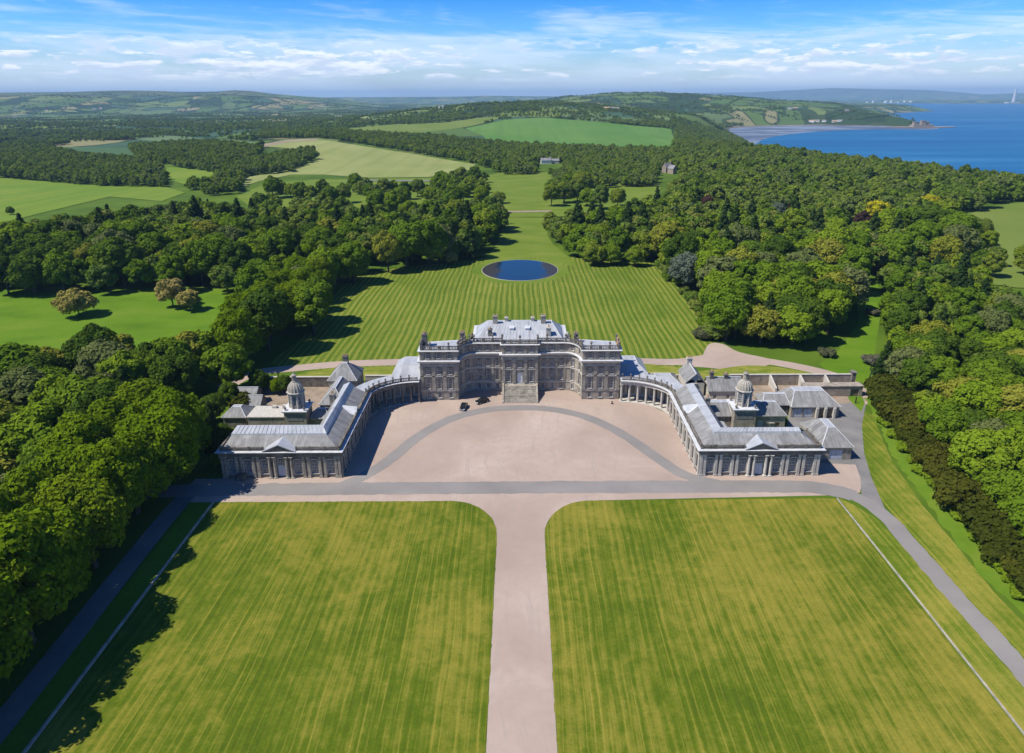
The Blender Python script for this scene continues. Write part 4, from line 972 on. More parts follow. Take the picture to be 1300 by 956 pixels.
    r8 = 2.05; z0_, z1_ = 7.3, 11.7
    oc = [(tx + r8 * math.cos(R(22.5 + 45 * k)), ty + r8 * math.sin(R(22.5 + 45 * k))) for k in range(8)]
    q = MB()
    for k in range(8):
        a, b_ = oc[k], oc[(k + 1) % 8]; Lk = math.hypot(b_[0] - a[0], b_[1] - a[1]); uk = ((b_[0] - a[0]) / Lk, (b_[1] - a[1]) / Lk)
        wall_panel(q, a, uk, Lk, z0_, z1_, [(Lk / 2 - .46, Lk / 2 + .46, 8.3, 11.0)], .2); add_window(t, a, uk, Lk / 2, 8.3, .88, 2.68, 2, 4, 'lantern_window', .18, False)
        p = MB().obox(a, uk, -.16, .16, -.12, .16, z0_, z1_ - .02); part('lantern_pilaster', p, M['trim'], t)
    part('lantern_wall', q, M['stone'], t, fix=False)
    q = MB(); q.sweep(oc, [(-.3, 11.55), (.15, 11.55), (.45, 11.8), (.45, 12.0), (-.6, 12.1), (-.6, 11.55)], True); part('lantern_cornice', q, M['trim'], t)
    prof = [(2.12, 12.02), (2.08, 12.5), (1.92, 13.2), (1.6, 13.85), (1.18, 14.35), (.80, 14.65), (.68, 14.75)]
    q = MB(); q.lathe((tx, ty, 0), prof, 16, R(11.25)); part('dome', q, M['dome'], t)
    q = MB()
    for k in range(16):
        an = R(11.25 + 22.5 * k); cc, ss_ = math.cos(an), math.sin(an)
        for (r1, z1__), (r2, z2__) in zip(prof[:-1], prof[1:]):
            for w_ in (-1, 1):
                q.face((tx + (r1 + .09) * cc, ty + (r1 + .09) * ss_, z1__ + .05), (tx + (r2 + .09) * cc, ty + (r2 + .09) * ss_, z2__ + .05), (tx + r2 * cc - w_ * .09 * ss_, ty + r2 * ss_ + w_ * .09 * cc, z2__), (tx + r1 * cc - w_ * .09 * ss_, ty + r1 * ss_ + w_ * .09 * cc, z1__))
    tag(part('dome_rib', q, M['trim'], t), kind='stuff')
    q = MB(); q.lathe((tx, ty, 14.72), [(.80, 0), (.80, .25), (.6, .3), (.6, 1.7), (.82, 1.8), (.82, 2.0), (.45, 2.2), (.16, 2.5), (.10, 2.9), (.0, 3.0)], 8, R(22.5)); part('top_lantern', q, M['stone'], t)
    return t
pavilion(1); pavilion(-1)

# ------------------------------------------------------------------ outbuildings
def simple_building(name, label, cat, x0, x1, y0, y1, ev, z1, ridge, m_wall, my, mx_, ops=(), over=.35, group=None, flat=None):
    """rectangular building with hipped roof; ridge = (a0, a1, b0, b1)"""
    t = thing(name, ((x0 + x1) / 2, (y0 + y1) / 2, 0), label, cat, group); q = MB()
    sides = {'f': ((x0, y0), (1, 0), x1 - x0), 'r': ((x1, y0), (0, 1), y1 - y0), 'b': ((x1, y1), (-1, 0), x1 - x0), 'l': ((x0, y1), (0, -1), y1 - y0)}
    for s_, (a, u, L) in sides.items():
        wall_panel(q, a, u, L, 0, ev, [(c - wd / 2, c + wd / 2, z0, z0 + ht) for (sd, kind, c, z0, wd, ht) in ops if sd == s_], .25)
    part('wall', q, m_wall, t, fix=False)
    for sd, kind, c, z0, wd, ht in ops:
        a, u, L = sides[sd]
        if kind == 'w': add_window(t, a, u, c, z0, wd, ht, 3, 4, rev=.23)
        elif kind == 'd': add_door(t, a, u, c, z0, wd, ht, M['bluewhite'], rev=.23)
        elif kind == 'k': add_door(t, a, u, c, z0, wd, ht, M['timber'], rev=.23)
    q = MB(); q.prism([(x0 - over, y0 - over), (x1 + over, y0 - over), (x1 + over, y1 + over), (x0 - over, y1 + over)], ev - .16, ev); part('eaves', q, M['trim'], t)
    hip(t, x0 - over, x1 + over, y0 - over, y1 + over, ev + .004, *ridge, z1, my, mx_, flat=flat); return t
def gable_house(name, label, x0, x1, y0, y1, ev, z1, along, m_wall, ops=(), chim=(), group=None):
    t = thing(name, ((x0 + x1) / 2, (y0 + y1) / 2, 0), label, 'building', group); q = MB()
    sides = {'f': ((x0, y0), (1, 0), x1 - x0), 'r': ((x1, y0), (0, 1), y1 - y0), 'b': ((x1, y1), (-1, 0), x1 - x0), 'l': ((x0, y1), (0, -1), y1 - y0)}
    for s_, (a, u, L) in sides.items(): wall_panel(q, a, u, L, 0, ev, [(c - wd / 2, c + wd / 2, z0, z0 + ht) for (sd, c, z0, wd, ht) in ops if sd == s_], .2)
    xm, ym = (x0 + x1) / 2, (y0 + y1) / 2
    if along == 'y': q.face((x0, y0, ev), (x1, y0, ev), (xm, y0, z1)); q.face((x1, y1, ev), (x0, y1, ev), (xm, y1, z1))
    else: q.face((x1, y0, ev), (x1, y1, ev), (x1, ym, z1)); q.face((x0, y1, ev), (x0, y0, ev), (x0, ym, z1))
    part('wall', q, m_wall, t, fix=False)
    for sd, c, z0, wd, ht in ops: add_window(t, *sides[sd][:2], c, z0, wd, ht, 2, 4, rev=.18)
    q = MB(); o_ = .3
    if along == 'y':
        for s_, xe in ((-1, x0 - o_), (1, x1 + o_)): q.face((xm, y0 - o_, z1 + .02), (xe, y0 - o_, ev - .15), (xe, y1 + o_, ev - .15), (xm, y1 + o_, z1 + .02)); q.face((xm, y0 - o_, z1 + .2), (xe, y0 - o_, ev + .05), (xe, y1 + o_, ev + .05), (xm, y1 + o_, z1 + .2)); q.face((xm, y0 - o_, z1 + .02), (xm, y0 - o_, z1 + .2), (xe, y0 - o_, ev + .05), (xe, y0 - o_, ev - .15))
        mm = M['slate_x']; rd = MB().box(xm - .16, xm + .16, y0 - o_, y1 + o_, z1 + .15, z1 + .3)
    else:
        for ye in (y0 - o_, y1 + o_): q.face((x0 - o_, ym, z1 + .2), (x0 - o_, ye, ev + .05), (x1 + o_, ye, ev + .05), (x1 + o_, ym, z1 + .2)); q.face((x0 - o_, ym, z1 + .02), (x0 - o_, ye, ev - .15), (x1 + o_, ye, ev - .15), (x1 + o_, ym, z1 + .02)); q.face((x1 + o_, ym, z1 + .02), (x1 + o_, ym, z1 + .2), (x1 + o_, ye, ev + .05), (x1 + o_, ye, ev - .15))
        mm = M['slate_y']; rd = MB().box(x0 - o_, x1 + o_, ym - .16, ym + .16, z1 + .15, z1 + .3)
    part('roof', q, mm, t, fix=False); part('ridge_lead', rd, M['cap'], t)
    for c in chim: chimney(t, *c)
    return t
# right-hand court range, either side of the tower
simple_building('court_range', 'low slate roofed courtyard range right of the sunlit cupola tower', 'building', 65.2, 74.2, 172.6, 179.4, 4.1, 6.9, (66.2, 72.0, 175.4, 176.6), M['stone'], M['slate_y'], M['slate_x'], [('f', 'd', 2.2, .0, 1.5, 2.6), ('f', 'w', 5.2, 1.9, 1.2, 1.0), ('f', 'k', 7.0, 0, 1.3, 1.9)])
simple_building('court_range', 'low slate roofed courtyard range between right colonnade and the sunlit cupola tower', 'building', 52.8, 58.8, 172.6, 179.4, 4.1, 6.9, (53.2, 58.6, 175.4, 177.2), M['stone'], M['slate_y'], M['slate_x'], [('f', 'w', 3, 1.2, 1.2, 1.6)])
q = thing('lead_shed', (54.5, 170, 0), 'small lead covered lean-to inside the right pavilion court', 'shed'); z = MB().box(53.0, 56.4, 164, 171.5, 0, 2.6); part('wall', z, M['stone'], q); z = MB(); z.face((52.9, 163.7, 3.6), (56.8, 163.7, 2.65), (56.8, 171.8, 2.65), (52.9, 171.8, 3.6)); part('roof', z, M['lead_x'], q)
t = simple_building('coach_house', 'long slate roofed coach house with pale blue doors in the right service yard', 'building', 78.6, 92.4, 179.6, 190, 3.5, 6.3, (80.8, 89.6, 184.4, 187.6), M['stone'], M['slate_y'], M['slate_x'], [('f', 'd', 1.9, 0, 2.6, 2.7), ('f', 'd', 4.9, 0, 2.6, 2.7), ('f', 'k', 8.6, 0, 2.2, 2.8), ('f', 'k', 11.2, 0, 1.6, 2.8)])
for x in (85.9, 88.3, 90.9): z = MB().box(x - .32, x + .32, 178.7, 179.55, 0, 3.3); part('pier', z, M['trim'], t)
simple_building('store_house', 'dark slate roofed range between cupola court and the long coach house', 'building', 71.0, 78.3, 181.2, 188.5, 3.4, 5.4, (72.0, 78.2, 184.4, 185.4), M['stone_dk'], M['slate_y'], M['slate_x'])
simple_building('square_lodge', 'square block with pyramid slate roof and pale blue doors, right of the right pavilion', 'building', 77.0, 84.8, 155.0, 168.2, 3.7, 7.0, (79.9, 81.9, 159.4, 164.6), M['stone'], M['slate_y'], M['slate_x'], [('f', 'd', 3.9, 0, 3.4, 2.9)])
gable_house('gabled_cottage', 'tall pale gabled cottage with one chimney against the right garden wall', 51.0, 56.6, 193, 203, 5.4, 8.2, 'y', M['harl'], [('f', 1.6, 1.2, 1.0, 1.5), ('f', 4.0, 1.2, 1.0, 1.5), ('f', 2.8, 5.2, .8, 1.1)], [(53.0, 54.6, 201.6, 202.6, 7.5, 10.2, 3, M['trim'])])
gable_house('slate_cottage', 'broad slate roofed cottage with twin chimneys right of the pale gabled cottage', 57.4, 67.5, 190.5, 197, 3.6, 6.8, 'x', M['harl'], [('f', 2, 1, 1, 1.5), ('f', 6, 1, 1, 1.5)], [(58.2, 59.3, 193.2, 194.4, 6.0, 8.8, 2, M['stone_dk']), (62.6, 63.7, 193.2, 194.4, 6.0, 8.0, 2, M['stone_dk'])])
t = thing('garden_hall', (44.5, 197, 0), 'low pale lead roofed hall behind the right colonnade', 'building'); z = MB(); z.box(41, 49.5, 195.5, 203.5, 0, 4.2); part('wall', z, M['stone'], t); hip(t, 40.7, 49.8, 195.2, 203.8, 4.2, 42.5, 47.5, 198.5, 200.5, 5.6, M['lead_y'], M['slate_x'])
def garden_wall(label, path, h, th, m=None, cap=True, name='garden_wall', group=None):
    cx_ = sum(p[0] for p in path) / len(path); cy_ = sum(p[1] for p in path) / len(path)
    t = thing(name, (cx_, cy_, 0), label, 'wall', group); z = MB(); z.sweep(path, [(-th / 2, -.1), (th / 2, -.1), (th / 2, h), (-th / 2, h)]); part('wall', z, m or M['rubble'], t)
    if cap: z = MB(); z.sweep(path, [(-th / 2 - .1, h + .002), (th / 2 + .1, h + .002), (th / 2 + .04, h + .17), (-th / 2 - .04, h + .17)]); part('coping', z, M['trim'], t)
    return t
wz = unproj(1068, 482)[1]
t = garden_wall('long rubble garden wall with pale coping and buttress walls behind the right service court', [(67.5, 203.6), (107.0, 203.6)], 3.6, .6)
for x in (72.2, 80.6, 90.2, 98.2):
    z = MB(); i = 0; z.v += [(x - .3, 203.3, 0), (x + .3, 203.3, 0), (x + .3, 197.2, 0), (x - .3, 197.2, 0), (x - .3, 203.3, 3.6), (x + .3, 203.3, 3.6), (x + .3, 197.2, 1.6), (x - .3, 197.2, 1.6)]
    z.f += [(0, 1, 2, 3), (4, 5, 6, 7), (0, 1, 5, 4), (1, 2, 6, 5), (2, 3, 7, 6), (3, 0, 4, 7)]; part('buttress', z, M['trim'], t)
t = thing('flat_roofed_store', (97, 196, 0), 'flat roofed stone store with a dark doorway at the end of the buttressed garden wall', 'building'); z = MB()
for a, u, L, ops in (((88.0, 194.2), (1, 0), 18.2, [(14.6, 17.2, 0, 2.4)]), ((106.2, 194.2), (0, 1), 2.8, []), ((106.2, 197.0), (-1, 0), 18.2, []), ((88.0, 197.0), (0, -1), 2.8, [])): wall_panel(z, a, u, L, 0, 3.4, ops, .4)
part('wall', z, M['rubble'], t, fix=False); z = MB().box(87.8, 106.4, 194.0, 197.2, 3.4, 3.58); part('roof', z, M['rubble'], t); add_door(t, (88.0, 194.2), (1, 0), 15.9, 0, 2.5, 2.3, M['timber'], rev=.37)
garden_wall('short rubble wall beside the right garden hall', [(49.8, 203.6), (51.0, 203.6)], 3.6, .6); garden_wall('low wall closing the right yard behind the house', [(39.8, 204.8), (41, 204.8)], 3.2, .5)
t = thing('gate_pier', (107.2, 203, 0), 'tall stone gate pier at the end of the garden wall, by the right back road', 'gate pier'); z = MB().box(106.6, 107.8, 202.4, 204.4, 0, 4.4); part('shaft', z, M['stone_dk'], t); z = MB().box(106.4, 108.0, 202.2, 204.6, 4.4, 4.7); part('cap', z, M['stone_dk'], t)
# left-hand outbuildings
t = simple_building('hipped_house', 'dark stone house with steep hipped slate roof and tall chimney behind the left pavilion', 'building', -58.8, -50.2, 193.2, 202.6, 6.6, 10.6, (-55.2, -53.8, 197.4, 198.4), M['stone'], M['slate_y'], M['slate_x'], [('f', 'w', 2.2, 3.6, 1, 1.6), ('f', 'w', 6.2, 3.6, 1, 1.6), ('r', 'w', 3, 3.4, 1, 1.6), ('r', 'w', 6.5, 3.4, 1, 1.6)]); chimney(t, -55.2, -53.6, 198.4, 199.4, 9.6, 12.6, 3, M['stone_dk'])
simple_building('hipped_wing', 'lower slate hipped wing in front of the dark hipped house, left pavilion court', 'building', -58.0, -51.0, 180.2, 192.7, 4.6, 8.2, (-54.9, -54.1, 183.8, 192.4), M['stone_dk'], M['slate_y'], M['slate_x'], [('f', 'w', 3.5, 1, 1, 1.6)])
t = thing('flat_roofed_block', (-68, 179, 0), 'low block with a pale flat roof beside the left cupola tower', 'building'); z = MB().box(-76.2, -65.3, 172.6, 179.6, 0, 4.1); part('wall', z, M['stone'], t); z = MB().box(-76.4, -65.1, 172.4, 179.8, 4.1, 4.4); part('roof', z, M['trim'], t)
for x, y in ((-70.4, 178.4), (-67.6, 178.8)): z = MB().box(x - .6, x + .6, y - .5, y + .5, 4.4, 5.1); part('roof_vent', z, M['trim'], t)
simple_building('court_range', 'small hipped courtyard range right of the left cupola tower', 'building', -58.8, -53.0, 172.6, 178.3, 3.9, 5.6, (-57, -55, 175, 176), M['stone'], M['slate_y'], M['slate_x'])
t = thing('glass_house', (-48.5, 189, 0), 'white framed glasshouse lean-to behind the left colonnade', 'greenhouse'); z = MB().box(-50.2, -46.6, 184.5, 196, 0, 2.2); part('wall', z, M['stone'], t); z = MB(); z.face((-50.4, 184.3, 4.0), (-46.4, 184.3, 2.25), (-46.4, 196.2, 2.25), (-50.4, 196.2, 4.0)); part('glass_roof', z, M['lead_x'], t)
for k in range(8): z = MB(); y = 184.5 + k * 1.63; z.face((-50.4, y - .14, 4.06), (-46.4, y - .14, 2.31), (-46.4, y + .14, 2.31), (-50.4, y + .14, 4.06)); part('glazing_bar', z, M['white'], t)
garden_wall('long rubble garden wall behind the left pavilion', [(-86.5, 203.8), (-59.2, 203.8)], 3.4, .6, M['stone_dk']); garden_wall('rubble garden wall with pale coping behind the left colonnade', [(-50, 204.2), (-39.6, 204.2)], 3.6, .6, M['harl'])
sheet('garden_court', [(-86, 182), (-59.5, 182), (-59.5, 203.4), (-86, 203.4)], .012, M['earth']); sheet('garden_court', [(56.7, 181), (106.5, 190.6), (106.5, 203.2), (56.7, 203.2)], .012, M['earth'])
for x, y, lb in ((-80, 186, 'dark slate roofed shed under the trees left of the left pavilion'), (-83.5, 192, 'second dark shed under the trees, against the left garden wall')):
    gable_house('garden_shed', lb, x - 3.2, x + 3.2, y - 2.6, y + 2.6, 2.8, 4.8, 'x', M['stone_dk'], group='garden sheds under the trees')
simple_building('store_house', 'dark hipped outbuilding in tree shade outside the left pavilion', 'building', -84, -77.6, 174.5, 181, 3.4, 5.4, (-82, -79.6, 177, 178.5), M['stone_dk'], M['slate_y'], M['slate_x'])

# ------------------------------------------------------------------ walls on the lawns, posts, cars, planter
garden_wall('low pale stone kerb wall along the left edge of the front lawn', [(-71.0, -20), (-71.0, TOP)], .45, .34, M['pale_rubble'], False, 'low_wall')
garden_wall('low pale stone kerb wall along the right edge of the front lawn', [(73.45, TOP + .4), (73.5, 100), (73.1, -20)][::-1], .28, .24, M['pale_rubble'], False, 'low_wall')
def post(x, y, h, lb, grp=None):
    t = thing('bollard', (x, y, 0), lb, 'post', grp); z = MB().lathe((x, y, 0), [(.30, 0), (.30, .2), (.2, .25), (.18, h - .2), (.24, h - .15), (.2, h), (.0, h + .08)], 8); part('shaft', z, M['iron'], t)
for (a, b_), w_ in zip(((1105, 470), (1106, 475), (1104, 480)), ('farthest', 'middle', 'nearest')): post(*unproj(a, b_), 1.3, '%s of three dark short posts in the grass right of the back road' % w_, 'posts in the right glade')
post(*unproj(353.5, 479), 1.6, 'lone dark post beside the left back road'); post(*unproj(1086, 512), 2.0, 'dark post at the bend of the right back road'); post(*unproj(777, 513), .9, 'small dark post on gravel before the right wing'); 
t = thing('planter', (-68.2, 146.4, 0), 'square dark stone planter before the left pavilion front', 'planter'); z = MB().box(-69.1, -67.3, 145.6, 146.9, .01, 1.5); z.box(-69.2, -67.2, 145.5, 147.0, 1.5, 1.65); part('box', z, M['stone_dk'], t)
def car(x, y, rz, label):
    t = thing('parked_car', (x, y, .02), label, 'car', 'cars parked before the left wing', rz)
    def sec(st, w_):                                     # lengthwise profile, mirrored across
        q = MB(); n_ = len(st)
        for s_ in (-1, 1): q.v += [(s_ * (w_ if zz < .95 else w_ - .16), yy, zz) for yy, zz in st]
        q.f += [tuple(range(n_)), tuple(range(n_, 2 * n_))[::-1]] + [(i, (i + 1) % n_, n_ + (i + 1) % n_, n_ + i) for i in range(n_)]; return q
    def put(nm, q, m, par=t, loc=(0, 0, 0)):
        me_ = q.mesh(nm, m); b = bmesh.new(); b.from_mesh(me_); bmesh.ops.recalc_face_normals(b, faces=b.faces)
        b.to_mesh(me_); b.free(); return inst(nm, me_, par, loc)
    put('body', sec([(-2.15, .32), (-2.2, .62), (-2.05, .86), (-1.05, .98), (-.35, 1.42), (1.0, 1.46), (1.85, 1.06), (2.12, .98), (2.15, .35)], .90), M['carblack'])
    q = MB(); q.face((-.70, -1.06, 1.0), (.70, -1.06, 1.0), (.66, -.42, 1.415), (-.66, -.42, 1.415)); put('windscreen', q, M['glass'], loc=(0, -.02, .03))
    q = MB(); q.face((-.66, 1.06, 1.45), (.66, 1.06, 1.45), (.70, 1.80, 1.10), (-.70, 1.80, 1.10)); put('rear_window', q, M['glass'], loc=(0, .02, .03))
    for s_ in (-1, 1):
        q = MB(); q.face((s_ * .80, -.85, 1.02), (s_ * .80, 1.6, 1.06), (s_ * .77, .98, 1.40), (s_ * .77, -.34, 1.37)); put('side_window', q, M['glass'])
        q = MB().box(s_ * .66 - .2, s_ * .66 + .2, -2.24, -2.1, .62, .80); put('headlight', q, M['chrome'])
        q = MB().box(s_ * .70 - .16, s_ * .70 + .16, 2.08, 2.19, .70, .9); put('tail_light', q, M['terracotta'])
        q = MB().box(s_ * 1.0 - .1, s_ * 1.0 + .1, -.75, -.6, .95, 1.1); put('wing_mirror', q, M['carblack'])
        for yy in (-1.35, 1.35):
            q = MB(); n_ = 14
            for xx, rr in ((-.11, .32), (.11, .32)): q.v += [(xx, rr * math.cos(2 * math.pi * k / n_), rr * math.sin(2 * math.pi * k / n_)) for k in range(n_)]
            q.f += [tuple(range(n_)), tuple(range(n_, 2 * n_))] + [(k, (k + 1) % n_, n_ + (k + 1) % n_, n_ + k) for k in range(n_)]
            wo_ = put('wheel', q, M['tyre'], loc=(s_ * .84, yy, .33))
            q = MB(); q.v += [(s_ * .125, .2 * math.cos(2 * math.pi * k / 10), .2 * math.sin(2 * math.pi * k / 10)) for k in range(10)]; q.f.append(tuple(range(10))); put('rim', q, M['alloy'], wo_)
    q = MB().box(-.55, .55, -2.26, -2.2, .40, .56); put('number_plate', q, M['white'])
car(*unproj(588.6, 518.5), R(-8), 'black car nearer the forecourt road, nose towards the viewer'); car(*unproj(612, 511), R(-52), 'black car nearer the front steps, in the shade edge')

# ------------------------------------------------------------------ far buildings
def far_house(x, y, rz, L, w_, ev, z1, label, m_wall, m_roof, name='farmhouse', group=None, cat='house', win=True):
    z0 = h1(x, y); t = thing(name, (x, y, z0), label, cat, group, rz); q = MB(); q.box(-L / 2, L / 2, -w_ / 2, w_ / 2, -3, ev); q.face((L / 2, -w_ / 2, ev), (L / 2, w_ / 2, ev), (L / 2, 0, z1)); q.face((-L / 2, w_ / 2, ev), (-L / 2, -w_ / 2, ev), (-L / 2, 0, z1)); inst('wall', q.mesh('wall', m_wall), t, (0, 0, 0))
    q = MB()
    for s_ in (-1, 1): q.face((-L / 2 - .3, 0, z1 + .15), (-L / 2 - .3, s_ * (w_ / 2 + .4), ev - .1), (L / 2 + .3, s_ * (w_ / 2 + .4), ev - .1), (L / 2 + .3, 0, z1 + .15))
    rf = inst('roof', q.mesh('roof', m_roof), t, (0, 0, 0))
    q = MB().box(L / 2 - 1.6, L / 2 - .3, -.5, .5, ev, z1 + 1.6); inst('chimney', q.mesh('chimney', m_wall), rf, (0, 0, 0))
    if win:
        n_ = max(2, int(L / 3.2))
        for i in range(n_):
            x_ = -L / 2 + L * (i + .5) / n_; q = MB(); q.box(x_ - .55, x_ + .55, -w_ / 2 - .04, -w_ / 2 + .02, 1.0, 2.5); f = inst('window', q.mesh('window', M['white']), t, (0, 0, 0)); q = MB(); q.face((x_ - .45, -w_ / 2 - .05, 1.1), (x_ + .45, -w_ / 2 - .05, 1.1), (x_ + .45, -w_ / 2 - .05, 2.4), (x_ - .45, -w_ / 2 - .05, 2.4)); inst('pane', q.mesh('pane', M['glass']), f, (0, 0, 0))
    return t
HOUSES = [at(693, 208), at(847, 219), at(853, 220.5), at(705, 207.5)]
x, y = at(693, 208); far_house(x, y, .1, 14, 7, 5, 8.0, 'white walled house among trees beyond the grass avenue', M['white'], M['slate_y'])
x, y = at(847, 219); far_house(x, y, .6, 12, 7, 6.5, 11.5, 'grey steep roofed house rising out of the woods, towards the sea', M['rubble'], M['slate_x'])
x, y = at(853, 220.5); far_house(x, y, 2.1, 10, 6, 6, 10, 'second grey roofed house touching the steep roofed one in the woods', M['rubble'], M['slate_x'])
x, y = at(705, 207.5); far_house(x, y, .0, 10, 6, 4, 6.5, 'small cottage right of the white walled house in the woods', M['harl'], M['slate_y'])
hs = [(770, 139.6), (776, 139.4), (782, 139.8), (1030, 155), (1037, 154.6), (1046, 154.9), (1060, 155.2), (1066, 154.6), (120, 139), (128, 138.6), (446, 137.5), (20, 141), (60, 141.5), (430, 150), (1003, 139), (1010, 138.6), (1075, 141.5), (560, 138)]
hl = []
for i, (a, b_) in enumerate(hs):
    x, y = at(a, b_); hl.append(far_house(x, y, random.uniform(-.5, .5), random.uniform(18, 30), 10, 6, 10, 'tiny pale farmhouse among far fields', M['white'] if i % 2 else M['harl'], M['terracotta'] if i % 3 == 0 else M['slate_y'], group='far farmhouses', win=False))
hl.sort(key=lambda o: o.location.x / o.location.y)
for i, o in enumerate(hl): o['label'] = 'tiny pale farmhouse among far fields, %s from the left' % 'first second third fourth fifth sixth seventh eighth ninth tenth eleventh twelfth thirteenth fourteenth fifteenth sixteenth seventeenth eighteenth'.split()[i]
# castle on the point
cx0, cy0 = at(1170, 160.8); zc0 = h1(cx0, cy0)
t = thing('castle', (cx0, cy0, zc0), 'small brown stone castle on the rocky point in the bay', 'castle'); t.scale = (.72, .8, .8)
def cbox(nm, q, m): inst(nm, q.mesh(nm, m), t, (0, 0, 0))
q = MB().box(-62, 62, -22, 22, -4, 10); cbox('curtain_wall', q, M['rubble'])
for a, b_, w_, h_ in ((-44, 0, 11, 24), (2, -4, 14, 30), (34, 4, 9, 22)): q = MB().box(a - w_, a + w_, b_ - 10, b_ + 10, 0, h_); q.box(a - w_ - 1, a + w_ + 1, b_ - 11, b_ + 11, h_, h_ + 2.5); cbox('tower', q, M['rubble'])
sheet('castle_rock', [(cx0 + 150 * math.cos(k * .52) * (1 + .2 * math.sin(k * 2.3)), cy0 + 60 * math.sin(k * .52)) for k in range(12)], SEA + 1.6, M['earth'])
# power station chimney far across the water
px_, py_ = unproj(1286, 131.6, SEA)
t = thing('power_station', (px_, py_, SEA), 'tall pale power station chimney on the far shore', 'power station'); k_ = math.hypot(px_, py_) / 885
q = MB().lathe((0, 0, 0), [(1.7 * k_, 0), (1.35 * k_, 8 * k_), (1.15 * k_, 14 * k_), (.0, 14 * k_)], 14); inst('chimney', q.mesh('chimney', M['cap']), t, (0, 0, 0)); q = MB().box(-7 * k_, 5 * k_, -3 * k_, 3 * k_, -2, 1.6 * k_); inst('turbine_hall', q.mesh('turbine_hall', M['bluewhite']), t, (0, 0, 0))
for i, (a, b_, w_, h_) in enumerate([(1101, 131.0, 3.0, 1.6), (1108, 131.0, 2.2, 2.4), (1124, 131.0, 3.4, 2.6), (1131, 131.0, 2.4, 3.0), (1148, 131.0, 2.4, 2.6), (1156, 131.0, 3.2, 2.2), (1140, 131.2, 1.6, 1.6), (1146, 139.6, 4.0, 2.6), (1152, 139.3, 3.0, 3.6), (1164, 139.8, 7.0, 2.0)]):
    x, y = unproj(a, b_, SEA); k_ = math.hypot(x, y) / 885
    t = thing('shore_tank', (x, y, SEA), 'white storage tank on the far shore, %s from the left' % 'first second third fourth sixth seventh fifth'.split()[i] if i < 7 else '%s pale waterfront shed on the headland beyond the castle' % ('leftmost', 'middle and tallest', 'rightmost')[i - 7], 'storage tank' if i < 7 else 'shed', 'white tanks on the far shore' if i < 7 else 'sheds on the headland')
    q = MB().lathe((0, 0, 0), [(w_ * k_ / 2, -1), (w_ * k_ / 2, h_ * k_ * .8), (w_ * k_ * .3, h_ * k_), (0, h_ * k_)], 12) if i < 7 else MB().box(-w_ * k_ / 2, w_ * k_ / 2, -20, 20, -1, h_ * k_); inst('shell', q.mesh('shell', M['white']), t, (0, 0, 0))

# ------------------------------------------------------------------ pond
t = MB(); t.sweep([(x, y) for x, y in ring(20.6, 23.8, 64)][::-1], [(-.1, 0), (.25, 0), (.22, .16), (-.08, .16)], True); tag(part('pond_kerb', t, M['harl']), kind='structure')
sheet('pond', ring(20.5, 23.7, 64), .06, M['pond'])

